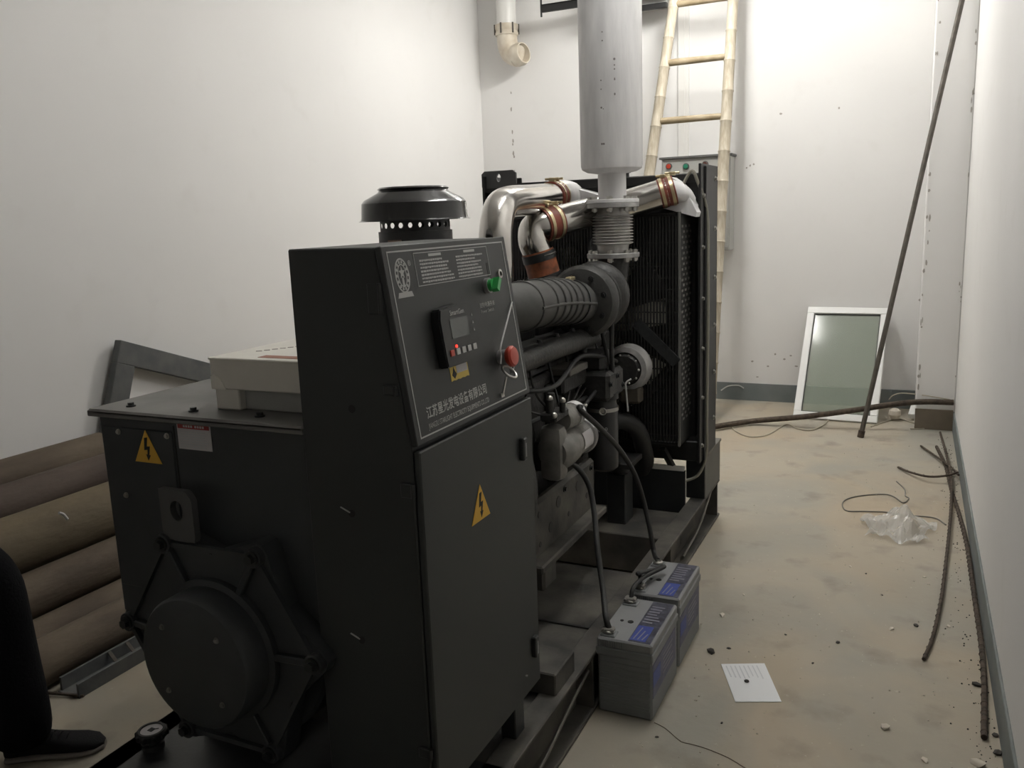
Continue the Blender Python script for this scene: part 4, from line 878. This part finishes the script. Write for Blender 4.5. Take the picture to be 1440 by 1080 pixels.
# grey frame leaning on the left wall
fr = thing('welded_framework', 'grey painted rectangular steel frame propped askew against the white wall behind the alternator', 'frame', (-3.6, 3.5, 0))
fy, fz = 3.045, 1.075; ca_, sa_ = math.cos(-.355), math.sin(-.355)
def FP(a, b, x=-3.63): return V((x, fy+a*ca_+b*sa_, fz+a*sa_-b*ca_))   # a along the top bar, b down the leg
WF, HF, BW = 1.25, .64, .115
for (a0, b0, a1, b1) in ((0, 0, WF, BW), (0, HF-BW, WF, HF), (0, BW, BW, HF-BW), (WF-BW, BW, WF, HF-BW)):
    mb = MB(); pts = [FP(a0, b0), FP(a1, b0), FP(a1, b1), FP(a0, b1)]; b = bmesh.new()
    lo = [b.verts.new(p+V((-.02, 0, 0))) for p in pts]; hi = [b.verts.new(p+V((.025, 0, 0))) for p in pts]
    b.faces.new(lo); b.faces.new(hi)
    for k in range(4): b.faces.new((lo[k], lo[(k+1) % 4], hi[(k+1) % 4], hi[k]))
    bmesh.ops.recalc_face_normals(b, faces=b.faces); bmesh.ops.bevel(b, geom=b.edges[:], offset=.003, segments=1, affect='EDGES'); mb._merge(b); mb.build('frame_bar', FRAMEG, fr)

# ================================================================== BACK OF THE ROOM
# bamboo ladder
ldr = thing('bamboo_ladder', 'tall bamboo ladder leaning on the back wall behind the radiator', 'ladder', (-1.6, 6.2, 0))
A1, A2 = at(913, 245, Y=6.82), at(948, 0, Y=7.08); B1, B2 = at(1017, 235, Y=6.82), at(1031, 0, Y=7.08)
def ext(p, q, z): t = (z-p.z)/(q.z-p.z); return p+(q-p)*t
railp = []
for (p, q) in ((A1, A2), (B1, B2)):
    lo, hi = ext(p, q, .0), ext(p, q, 3.85); hi.y = min(hi.y, YB-.05); railp.append((lo, hi)); n_seg = 17
    prof = []
    L = (hi-lo).length
    for k in range(n_seg):
        h = L*k/n_seg; r_ = .050-.013*k/n_seg; prof += [(r_*1.0, h), (r_*1.10, h+.010), (r_*1.0, h+.022), (r_*.98, h+L/n_seg*.5)]
    prof = [(0, 0)]+prof+[(.036, L), (0, L)]
    MB().lathe(prof, lo, hi-lo, 20).build('ladder_rail', BAMB, ldr)
for k, yy in enumerate((4, 83, 168)):
    xl = 945-(yy*.13); p = at(xl, yy+3, Y=7.06-(yy/245)*.24); zc = p.z
z_r = [at(960, y_, Y=7.06-(y_/245)*.24).z for y_ in (6, 86, 170)]; dz = (z_r[0]-z_r[2])/2
for k in range(-6, 3):
    z = z_r[1]+k*dz
    if z < .15: continue
    p, q = ext(*railp[0], z), ext(*railp[1], z); d = (q-p).normalized()
    MB().cyl(p-d*.0, q+d*.0, .027, .024, n=14).build('ladder_rung', BAMBD, ldr)
# switch box on the back wall
wb0, wb1 = at(930, 214, Y=YB-.18), at(1026, 352, Y=YB-.18)
wx0, wx1, wz1, wz0 = wb0.x, wb1.x, at(975, 222, Y=YB-.18).z, wb1.z
wb = thing('switch_box', 'grey metal switch box with red and green buttons on the back wall behind the ladder', 'switch box', ((wx0+wx1)/2, YB-.09, wz0))
MB().box((wx0, YB-.17, wz0), (wx1, YB, wz1), .004).build('body', BOXG, wb)
MB().box((wx0+.012, YB-.182, wz0+.02), (wx1-.012, YB-.168, wz1-.02), .004).build('box_door', BOXG, wb)
MB().box((wx0-.015, YB-.20, wz1), (wx1+.015, YB, wz1+.018), .002).build('rain_lid', mat('lid_dark', (.12, .12, .115), .5), wb)
for (x, y, m_) in ((941, 234, RED), (965, 234, mat('button_green', (.03, .22, .13), .4)), (992, 231, mat('button_dark', (.08, .03, .02), .4))):
    p = at(x, y, Y=YB-.183); MB().cyl(p+V((0, .002, 0)), p+V((0, -.012, 0)), .026, n=20).build('button_bezel', mat('bezel_dark', (.10, .10, .10), .4), wb)
    MB().cyl(p+V((0, -.010, 0)), p+V((0, -.026, 0)), .018, n=20).build('push_button', m_, wb)
# conduit running up from it
cx = at(962, 110, Y=YB).x
tag(MB().box((cx-.045, YB-.035, wz1), (cx+.045, YB, CEIL), .004).box((cx-.012, YB-.040, wz1), (cx+.012, YB-.034, CEIL)).build('cable_trunking', PVC), 'white plastic cable trunking rising from the switch box behind the ladder', 'trunking')
# PVC drain pipe with elbow
py = YB-.13; pt = at(711, 0, Y=py); pe = at(716, 62, Y=py)
dp = thing('drain_pipe', 'stained white drain pipe with an elbow end coming down the back wall corner', 'pipe', (pt.x, py, pe.z))
MB().cyl((pt.x, py, pt.z-.25), (pt.x, py, CEIL), .086, n=36).build('pipe', PVC, dp)
cz = at(713, 42, Y=py).z
MB().lathe([(.087, -.05), (.100, -.05), (.102, -.03), (.095, -.012), (.102, .010), (.102, .04), (.087, .045)], (pt.x, py, cz), n=36).build('pipe_collar', PVCB, dp)
for k in range(6):
    a_ = 2*PI*k/6-.6; q = V((pt.x+.104*math.cos(a_), py+.104*math.sin(a_), cz)); MB().cyl(q+V((0, 0, -.04)), q+V((0, 0, .045)), .008, n=8).build('collar_bolt', PIPEGREY, dp)
MB().tube([(pt.x, py, cz-.02), (pt.x+.005, py, cz-.12), (pt.x+.04, py-.01, cz-.20), (pt.x+.115, py-.03, cz-.235)], .09, n=32).build('elbow', PVCB, dp)
MB().lathe([(.080, 0), (.096, 0), (.098, .05), (.088, .085), (.080, .085)], (pt.x+.10, py-.028, cz-.228), (.85, -.25, .12), 32, close=True).build('elbow_socket', PVCB, dp)
# steel bracket shelf high on the back wall
bk = thing('wall_bracket', 'black angle-steel bracket carrying a grey duct high on the back wall', 'bracket', (-2.6, YB, 3.3))
l0, l1 = at(763, 13, Y=YB-.30), at(938, -14, Y=YB-.30); r0_, r1_ = at(893, 13, Y=YB-.22), at(938, 8, Y=YB-.22)
zb = l0.z
MB().box((l0.x, YB-.33, zb-.03), (-1.86, YB-.30, zb+.03), .002).box((l0.x, YB-.33, zb+.02), (-1.86, YB-.26, zb+.032), .002).build('angle_bar', RADM, bk)
for xx in (-2.45, -1.88): MB().box((xx-.02, YB-.33, zb-.03), (xx+.02, YB, zb+.0), .002).build('bracket_arm', RADM, bk)
MB().cyl((l0.x-.004, YB-.32, zb-.065), (l0.x-.004, YB-.32, CEIL), .008, n=10).build('threaded_rod', RADM, bk)
MB().box((r0_.x-.4, YB-.24, r0_.z-.02), (r1_.x, YB-.20, r0_.z+.02), .002).build('angle_bar', RADM, bk)
MB().box((r0_.x-.4, YB-.22, r0_.z+.015), (r1_.x, YB, r0_.z+.22), .004).build('duct', BOXG, bk)
# glazed sash leaning on the back wall
s0, s1 = V((-.800, 6.80, 0)), V((-.195, 6.76, 0))
st = V((-.775, YB-.045, .80)); st2 = V((-.205, YB-.045, .80))
ws = thing('window_sash', 'white framed glazed window sash leaning on the back wall', 'window sash', (-.5, 6.8, 0))
SU = (s1-s0).normalized(); SW = (s1-s0).length; SV = ((st+st2)/2-(s0+s1)/2); SH = SV.length; SV = (SV-SU*SV.dot(SU)).normalized(); SN = SU.cross(SV)
def SM(h=0): M = Matrix((tuple(SU), tuple(SV), tuple(SN))).transposed().to_4x4(); M.translation = s0+SN*h; return M
fwid = .055
for (a0, b0, a1, b1) in ((0, 0, SW, fwid), (0, SH-fwid, SW, SH), (0, fwid, fwid, SH-fwid), (SW-fwid, fwid, SW, SH-fwid)):
    mb = MB(); mb.prism([(a0, b0), (a1, b0), (a1, b1), (a0, b1)], .045, SM(-.022)); bmesh.ops.bevel(mb.bm, geom=mb.bm.edges[:], offset=.004, segments=1, affect='EDGES'); mb.build('sash_bar', SASH, ws)
MB().prism([(fwid-.008, fwid-.008), (SW-fwid+.008, fwid-.008), (SW-fwid+.008, SH-fwid+.008), (fwid-.008, SH-fwid+.008)], .006, SM(-.003)).build('pane', GLASS, ws)
for (a0, b0, a1, b1) in ((fwid-.002, fwid-.002, SW-fwid+.002, fwid+.006), (fwid-.002, SH-fwid-.006, SW-fwid+.002, SH-fwid+.002), (fwid-.002, fwid, fwid+.006, SH-fwid), (SW-fwid-.006, fwid, SW-fwid+.002, SH-fwid)):
    MB().prism([(a0, b0), (a1, b0), (a1, b1), (a0, b1)], .012, SM(.002)).build('glazing_gasket', RUBBER, ws)
# leaning steel bar
rb0 = V((-.287, 6.326, .0)); rt_ = at(1353, 0, Y=COLY-.06); d = (rt_-rb0); rtop = rb0+d*1.04
lb = thing('steel_bar', 'long brown steel bar leaning diagonally from the floor up to the corner column', 'bar', tuple(rb0))
MB().cyl(rb0+V((0, 0, .0)), rtop, .017, n=14).build('bar', PIPEGREY, lb)
MB().cyl(rb0, rb0+d.normalized()*.05, .023, n=14).build('bar_end', REBAR, lb)
# curved bar lying from behind the radiator to the column
pp = [at(985, 604, Z=.03), at(1012, 599, Z=.032), at(1060, 592, Z=.032), at(1130, 586, Y=6.50), at(1200, 577, Y=6.55), at(1260, 568, Y=6.60), at(1300, 565, Y=6.64), at(1341, 566, Y=6.66)]
for q in pp: q.z = max(q.z, .022)
pp[-1].x = min(pp[-1].x, XR-.012)
tag(MB().tube(pp, .021, n=12).build('steel_bar', REBAR), 'dark bent steel bar lying in front of the window sash, end against the column', 'bar')
# little scraps by the skirting
def wirething(name, label, px, r, m, z=.004, cat='wire'):
    return tag(MB().tube([at(x, y, Z=z) for x, y in px], r, n=8, sub=6).build(name, m), label, cat)
wirething('loose_wire', 'thin beige wire curling over the floor in front of the window sash', [(1026, 597), (1036, 607), (1055, 614), (1080, 611), (1105, 597), (1120, 602), (1140, 605), (1160, 596), (1172, 580), (1183, 570)], .005, WIRE, .006)
tag(MB().tube([at(1250, 562, Y=7.0), at(1256, 556, Y=7.0), at(1270, 553, Y=7.0), at(1300, 556, Y=6.68), at(1336, 562, Y=6.68)], .004, n=8).build('loose_wire', WIRE), 'thin pale wire arching over the bent bar beside the corner column', 'wire')
wirething('loose_wire', 'fine pale wire trailing on the floor at the foot of the column', [(1225, 600), (1248, 592), (1264, 589), (1285, 595), (1301, 602), (1280, 603)], .004, WIRE, .005)
wc = at(1282, 592, Z=0); tag(MB().bar(wc+V((0, 0, .035)), wc+V((.02, .10, .10)), .05, .05, bev=.004).build('offcut', SASH), 'white plastic offcut standing by the corner column', 'offcut')
wc2 = at(1258, 588, Z=.02); tag(MB().lathe([(0, 0), (.03, 0), (.045, .03), (.04, .06), (.02, .075), (0, .075)], wc2, n=14).build('plaster_lump', CHIP), 'pale plaster lump on the floor near the white offcut', 'lump')
wb_ = at(1050, 556, Z=.03); tag(MB().torus(wb_+V((0, 0, .03)), .05, .004, (.2, -1, .3), 22, 6).torus(wb_+V((.03, .02, .03)), .035, .004, (.5, -1, .6), 22, 6).tube([wb_+V((-.08, 0, .06)), wb_+V((-.03, 0, .0)), wb_+V((.05, .02, .0))], .004, n=6).build('wire_coil', LINEM), 'small tangle of white wire by the back wall skirting', 'wire')
tag(MB().tube([at(x, y, Y=YB-.03) for x, y in ((1014, 549), (1024, 543), (1038, 542), (1046, 546))], .005, n=8).build('loose_wire', LINEM), 'white wire scrap lying along the back wall skirting beside the radiator', 'wire')
# rebar lengths by the right wall
def rebar(px, label, r=.010, z=.012):
    za, zb2 = z if isinstance(z, tuple) else (z, z); P = [at(x, y, Z=za+(zb2-za)*k/(len(px)-1)) for k, (x, y) in enumerate(px)]
    for q in P: q.x = min(q.x, XR-.009-r-.004)
    t = thing('rebar', label, 'rebar', tuple(P[0]))
    MB().tube(P, r, n=10, sub=6).build('rod', REBAR, t); mb = MB()
    for a, b in zip(P, P[1:]):
        L = (b-a).length; n = max(2, int(L/.05))
        for k in range(n): mb.torus(a.lerp(b, (k+.5)/n), r, r*.16, (b-a), 10, 5)
    mb.build('ribs', REBAR, t)['kind'] = 'stuff'
    return t
rebar([(1317, 628), (1330, 655), (1338, 690), (1348, 720), (1362, 765), (1374, 840), (1382, 905), (1384, 960), (1384, 1037)], 'long rusty rebar running beside the skirting of the right wall', .0095, .011)
rebar([(1322, 608), (1331, 640), (1338, 675), (1337, 720), (1332, 775), (1324, 840), (1312, 895), (1299, 927)], 'slightly bowed rebar crossing over the one by the skirting', .0070, (.042, .009))
rebar([(1295, 627), (1318, 643), (1336, 656), (1348, 668)], 'short straight rebar lying across the tops of the long ones', .0065, (.010, .052))
rebar([(1263, 657), (1280, 664), (1305, 670), (1330, 669), (1347, 664)], 'short curved rebar crossing the long ones beside the short straight one', .0065, (.008, .058))
# wire loop and plastic film
wirething('loose_wire', 'thin grey wire making a wide loop on the floor beside the plastic film', [(1261, 677), (1272, 688), (1273, 697), (1278, 701), (1270, 707), (1258, 699), (1245, 695), (1220, 696), (1196, 700), (1185, 707), (1190, 718), (1215, 719), (1245, 720), (1270, 724), (1313, 728), (1330, 738)], .0035, WIREG)
fm = bmesh.new(); fcn = at(1262, 745, Z=0); n1, n2 = 22, 18; grid = []
for i in range(n1):
    row = []
    for j in range(n2):
        u_, v_ = i/(n1-1)-.5, j/(n2-1)-.5; rr = math.hypot(u_*1.1, v_*1.1)
        h = max(0, .085*(1-rr*1.8))*(1+.5*math.sin(9*u_+5*v_)) + .030*abs(math.sin(11*u_+7*v_))*abs(math.cos(9*v_-6*u_))
        row.append(fm.verts.new((fcn.x+u_*.30*(1+.2*math.sin(6*v_)), fcn.y+v_*.34*(1+.25*math.sin(7*u_+1)), .003+h)))
    grid.append(row)
for i in range(n1-1):
    for j in range(n2-1): fm.faces.new((grid[i][j], grid[i+1][j], grid[i+1][j+1], grid[i][j+1]))
me = bpy.data.meshes.new('plastic_film'); fm.to_mesh(me); fm.free()
tag(link('plastic_film', me, FILM), 'crumpled scrap of clear plastic film on the concrete floor', 'plastic film')
# paper sheet
pc = [at(1014, 934, Z=.002), at(1075, 933, Z=.002), at(1099, 987, Z=.002), at(1034, 987, Z=.002)]
ps = thing('paper_sheet', 'white printed sheet of paper lying flat on the floor near the batteries', 'paper', tuple((pc[0]+pc[2])/2))
b = bmesh.new(); lo = [b.verts.new((q.x, q.y, .0012)) for q in pc]; hi = [b.verts.new((q.x, q.y, .003)) for q in pc]; b.faces.new(lo); b.faces.new(hi)
for k in range(4): b.faces.new((lo[k], lo[(k+1) % 4], hi[(k+1) % 4], hi[k]))
bmesh.ops.recalc_face_normals(b, faces=b.faces); mb = MB(); mb._merge(b); mb.build('sheet', PAPER, ps)
mb = MB()
def PP(s, t): return (pc[0].lerp(pc[1], s)).lerp(pc[3].lerp(pc[2], s), t)
for k in range(8):
    s_ = .10+k*.10; a, b_ = PP(s_, .06), PP(s_+.02, random.uniform(.34, .44)); mb.bar((a.x, a.y, .0032), (b_.x, b_.y, .0032), .004, .0006, hint=(0, 0, 1))
mb.build('paper_print', mat('paper_faint_print', (.62, .63, .65), .8), ps)
a = PP(.42, .50); MB().sphere((a.x, a.y, .006), .009, 8, (1, 1, .5)).build('clod', CHIPD, ps)
# debris crumbs
dl = [((957, 834), 1, .018), ((1016, 866), 0, .014), ((1178, 904), 1, .010), ((1046, 837), 0, .007), ((1245, 1024), 0, .018), ((1254, 885), 0, .012), ((1288, 880), 1, .012), ((1218, 807), 1, .006), ((1240, 837), 1, .006), ((1000, 917), 1, .02), ((1025, 912), 1, .008), ((924, 1037), 1, .006), ((1143, 933), 1, .006), ((1334, 882), 0, .010), ((1374, 964), 1, .016), ((1400, 1035), 1, .012), ((1403, 1060), 1, .016), ((1300, 1070), 0, .012), ((1375, 1075), 0, .02), ((1015, 1017), 1, .006), ((1306, 822), 0, .007), ((1300, 812), 0, .008), ((1196, 797), 0, .008), ((1105, 893), 1, .006)]
DLAB = {(957, 834): 'dark crumb on the floor close to the battery at the radiator end', (1016, 866): 'pale chip on the floor between the batteries and the rebar', (1178, 904): 'dark clod on the open floor between paper sheet and rebar', (1245, 1024): 'large pale chip on the floor well clear of the rebar end', (1288, 880): 'dark crumb right beside the bowed rebar', (1254, 885): 'pale chip lying next to a dark crumb near the bowed rebar', (1000, 917): 'flat dark crumb just beside the paper sheet', (924, 1037): 'dark speck by the crack in the floor', (1374, 964): 'dark crumb touching the long rebar', (1375, 1075): 'large pale chip near the end of the long rebar', (1403, 1060): 'large dark crumb at the skirting past the end of the long rebar', (1334, 882): 'pale chip between the two long rebars'}
for (q, dk, s_) in dl:
    p = at(*q, Z=0); b = bmesh.new(); bmesh.ops.create_icosphere(b, subdivisions=1, radius=s_)
    for v in b.verts: v.co = V((v.co.x*random.uniform(.7, 1.5), v.co.y*random.uniform(.5, 1.0), max(v.co.z*.5, -s_*.3)))
    mb = MB(); mb._merge(b, Matrix.Translation((p.x, p.y, s_*.28)) @ Matrix.Rotation(random.uniform(0, 3), 4, 'Z'))
    own = DLAB.get(q)
    tag(mb.build('debris_crumb', CHIPD if dk else CHIP), own or ('small dark crumb of dirt out on the bare floor' if dk else 'small pale plaster chip out on the bare floor'), 'debris', 'dark crumbs on the floor' if dk else 'pale chips on the floor')
mb = MB()                                                    # uncountable grit swept to the foot of the right wall
for k in range(260):
    y = random.uniform(2.4, 6.5); x = XR-.012-abs(random.gauss(0, .05))-.004; s_ = random.uniform(.001, .0035)
    b = bmesh.new(); bmesh.ops.create_icosphere(b, subdivisions=1, radius=s_); mb._merge(b, Matrix.Translation((x, y, s_*.4)))
g_ = mb.build('grit', CHIPD); g_['kind'] = 'stuff'; tag(g_, 'dark grit scattered along the foot of the right wall', 'grit')
mb = MB()
for k in range(380):
    x, y = random.uniform(-.75, .25), random.uniform(2.2, 6.4); s_ = random.uniform(.001, .0035)
    b = bmesh.new(); bmesh.ops.create_icosphere(b, subdivisions=1, radius=s_); mb._merge(b, Matrix.Translation((x, y, s_*.4)))
g_ = mb.build('plaster_dust', CHIP); g_['kind'] = 'stuff'; tag(g_, 'fine pale plaster crumbs sprinkled over the open floor', 'dust')

# ================================================================== PERSON (only one leg and shoe show at the frame's edge)
pe_ = thing('person', 'person in dark trousers and black sneakers standing beside the alternator', 'person', (-2.5, 1.42, 0))
fdir = V((.80, .60, 0)); fside = V((.60, -.80, 0))           # facing; right-hand side
def skin_mesh(name, chains, m, sub=2, parent=pe_):
    me = bpy.data.meshes.new(name); verts, edges, rad = [], [], []; idx = {}
    for ch in chains:
        prev = None
        for (p, r_) in ch:
            key = tuple(round(c, 4) for c in p)
            if key not in idx: idx[key] = len(verts); verts.append(tuple(p)); rad.append(r_)
            if prev is not None: edges.append((prev, idx[key]))
            prev = idx[key]
    me.from_pydata(verts, edges, []); o = bpy.data.objects.new(name, me); C.objects.link(o)
    md = o.modifiers.new('skin', 'SKIN'); sv = me.skin_vertices[0].data
    for i, r_ in enumerate(rad): sv[i].radius = (r_ if isinstance(r_, tuple) else (r_, r_)); sv[i].use_root = (i == 0)
    sb = o.modifiers.new('sub', 'SUBSURF'); sb.levels = sb.render_levels = sub
    dg = bpy.context.evaluated_depsgraph_get(); me2 = bpy.data.meshes.new_from_object(o.evaluated_get(dg)); bpy.data.objects.remove(o)
    me2.materials.clear(); me2.polygons.foreach_set('use_smooth', [True]*len(me2.polygons)); return link(name, me2, m, parent)
hip = V((-2.60, 1.34, .93)); ankR = V((-2.425, 1.515, .10)); kneeR = V((-2.445, 1.495, .50)); hipR = hip+fside*.09
ankL = V((-2.60, 1.30, .10)); kneeL = V((-2.57, 1.36, .50)); hipL = hip-fside*.09
# one continuous body: legs, trunk, neck, arms
chest = V((-2.60, 1.34, 1.32)); neck = V((-2.59, 1.35, 1.50)); head = V((-2.56, 1.37, 1.64))
shR, shL = chest+fside*.19+V((0, 0, .08)), chest-fside*.19+V((0, 0, .08))
elR, elL = shR+V((-.02, -.03, -.28)), shL+V((.0, -.02, -.28)); wrR, wrL = elR+fdir*.06+V((0, 0, -.25)), elL+fdir*.06+V((0, 0, -.25))
body = skin_mesh('body', [[(hip, .095), (hip+V((0, 0, .18)), .10), (chest, .12), (chest+V((0, 0, .12)), .09), (neck, .052), (head+V((0, 0, -.06)), .06)],
    [(chest+V((0, 0, .12)), .09), (shR, .05), (elR, .04), (wrR, .03)], [(chest+V((0, 0, .12)), .09), (shL, .05), (elL, .04), (wrL, .03)],
    [(hip, .095), (hipR+V((0, 0, -.06)), .06), (kneeR, .05), (ankR, .04)], [(hip, .095), (hipL+V((0, 0, -.06)), .06), (kneeL, .05), (ankL, .04)]], SKIN)
hd_ = MB(); hd_.sphere(head+V((0, 0, .02)), .105, 24, (.82, .92, 1.12)); hd_.sphere(head+fdir*.012+V((0, 0, -.055)), .078, 20, (.85, .9, .95)); hd_.sphere(head+fdir*.088+V((0, 0, -.012)), .016, 12, (1, .9, 1.5)); hd_.sphere(head+fdir*.075+V((0, 0, -.098)), .020, 12)
for s_ in (-1, 1): hd_.sphere(head+fside*s_*.09, .022, 10, (.6, .6, 1.3))
hdo = hd_.build('head', SKIN, pe_)
for s_ in (-1, 1):
    MB().sphere(head+fdir*.079+fside*s_*.032+V((0, 0, .012)), .0105, 12, (1, 1, .7)).build('eye', WLAB, hdo)
    MB().sphere(head+fdir*.0865+fside*s_*.032+V((0, 0, .012)), .0042, 10).build('pupil', INK, hdo)
    MB().tube([head+fdir*.082+fside*s_*.016+V((0, 0, .032)), head+fdir*.084+fside*s_*.032+V((0, 0, .038)), head+fdir*.072+fside*s_*.048+V((0, 0, .033))], .004, n=8).build('eyebrow', HAIR, hdo)
MB().tube([head+fdir*.078+fside*-.024+V((0, 0, -.062)), head+fdir*.0875+V((0, 0, -.061)), head+fdir*.078+fside*.024+V((0, 0, -.062))], .0055, n=8).build('mouth', mat('lip', (.35, .14, .11), .5), hdo)
MB().sphere(head-fdir*.022+V((0, 0, .05)), .110, 24, (.86, .94, 1.0)).build('hair', HAIR, pe_)
for (wr, s_) in ((wrR, 1), (wrL, -1)):
    chains = []; palm = wr+V((0, 0, -.06))
    for k, L_ in enumerate((.07, .08, .075, .06)):
        base = palm+fdir*(.030-.02*k)+V((0, 0, -.025)); chains.append([(wr, .022), (palm, (.026, .016)), (base, .010), (base+V((0, 0, -L_*.5))-fside*s_*.008, .0085), (base+V((0, 0, -L_))-fside*s_*.03, .007)])
    th = palm+fdir*.035+V((0, 0, .015)); chains.append([(palm, (.026, .016)), (th, .011), (th+fdir*.02+V((0, 0, -.03)), .009), (th+fdir*.018+V((0, 0, -.055)), .008)])
    skin_mesh('hand', chains, SKIN, 2)
# clothes: trousers as one loose garment, jacket
hemR, hemL = ankR+V((-.005, -.005, -.055)), ankL+V((0, 0, -.055))
skin_mesh('trousers', [[(hip+V((0, 0, .16)), .140), (hip, .150), (hipR+V((0, 0, -.10)), .118), (kneeR+V((0, 0, .12)), .108), (kneeR, .102), (ankR.lerp(kneeR, .45), .096), (ankR+V((0, 0, .04)), .092), (hemR, .090)],
    [(hip, .150), (hipL+V((0, 0, -.10)), .118), (kneeL, .095), (ankL.lerp(kneeL, .45), .088), (ankL+V((0, 0, .04)), .085), (hemL, .083)]], TROUS)
skin_mesh('jacket', [[(hip+V((0, 0, -.10)), .185), (hip+V((0, 0, .02)), .180), (hip+V((0, 0, .2)), .165), (chest, .170), (chest+V((0, 0, .10)), .13), (neck+V((0, 0, -.02)), .082), (neck+V((0, 0, .03)), .078)], [(chest+V((0, 0, .10)), .13), (shR, .085), (elR, .066), (wrR+V((0, 0, .01)), .05)], [(chest+V((0, 0, .10)), .13), (shL, .085), (elL, .066), (wrL+V((0, 0, .01)), .05)]], JACK)
def shoe(toe, heel):
    d = (toe-heel); L = d.length; d.normalize(); s_ = V((d.y, -d.x, 0)); b = bmesh.new()
    st_ = [(0, .028, .012, .075), (.06, .037, .010, .088), (.18, .036, .008, .090), (.32, .035, .008, .088), (.48, .040, .008, .068), (.64, .047, .008, .055), (.80, .048, .008, .047), (.92, .040, .009, .038), (1.0, .015, .014, .026)]
    def loft(z0f, z1f, grow, n=16):
        rings = []
        for (t, w_, zb_, zt_) in st_:
            c_ = heel+d*(t*L); z0, z1 = z0f(zb_, zt_), z1f(zb_, zt_)
            rings.append([b.verts.new(c_+s_*((w_+grow)*math.copysign(abs(math.cos(2*PI*k/n))**.7, math.cos(2*PI*k/n)))+V((0, 0, (z0+z1)/2+(z1-z0)/2*math.copysign(abs(math.sin(2*PI*k/n))**.7, math.sin(2*PI*k/n))))) for k in range(n)])
        for A, B in zip(rings, rings[1:]):
            for k in range(n): b.faces.new((A[k], A[(k+1) % n], B[(k+1) % n], B[k]))
        b.faces.new(rings[0][::-1]); b.faces.new(rings[-1]); bmesh.ops.recalc_face_normals(b, faces=b.faces)
    loft(lambda a, c_: .012, lambda a, c_: c_, 0); up_ = MB(); up_._merge(b); so = up_.build('shoe', SHOE, pe_, 60)
    b = bmesh.new(); loft(lambda a, c_: 0.0, lambda a, c_: .020, .005); sl_ = MB(); sl_._merge(b); sl_.build('shoe_sole', SOLE, so, 60)
    for k in range(4):
        c_ = heel+d*(L*(.42+.07*k)); MB().tube([c_+s_*.03+V((0, 0, .066-.006*k)), c_+V((0, 0, .082-.008*k)), c_-s_*.03+V((0, 0, .066-.006*k))], .003, n=6).build('lace', SHOE, so)
tR = at(150, 1050, Z=0); shoe(V((tR.x-.005, tR.y, 0)), V((tR.x, tR.y, 0))-V((.82, .57, 0))*.29)
shoe(ankL-V((0, 0, .1))+fdir*.19, ankL-V((0, 0, .1))-fdir*.09)
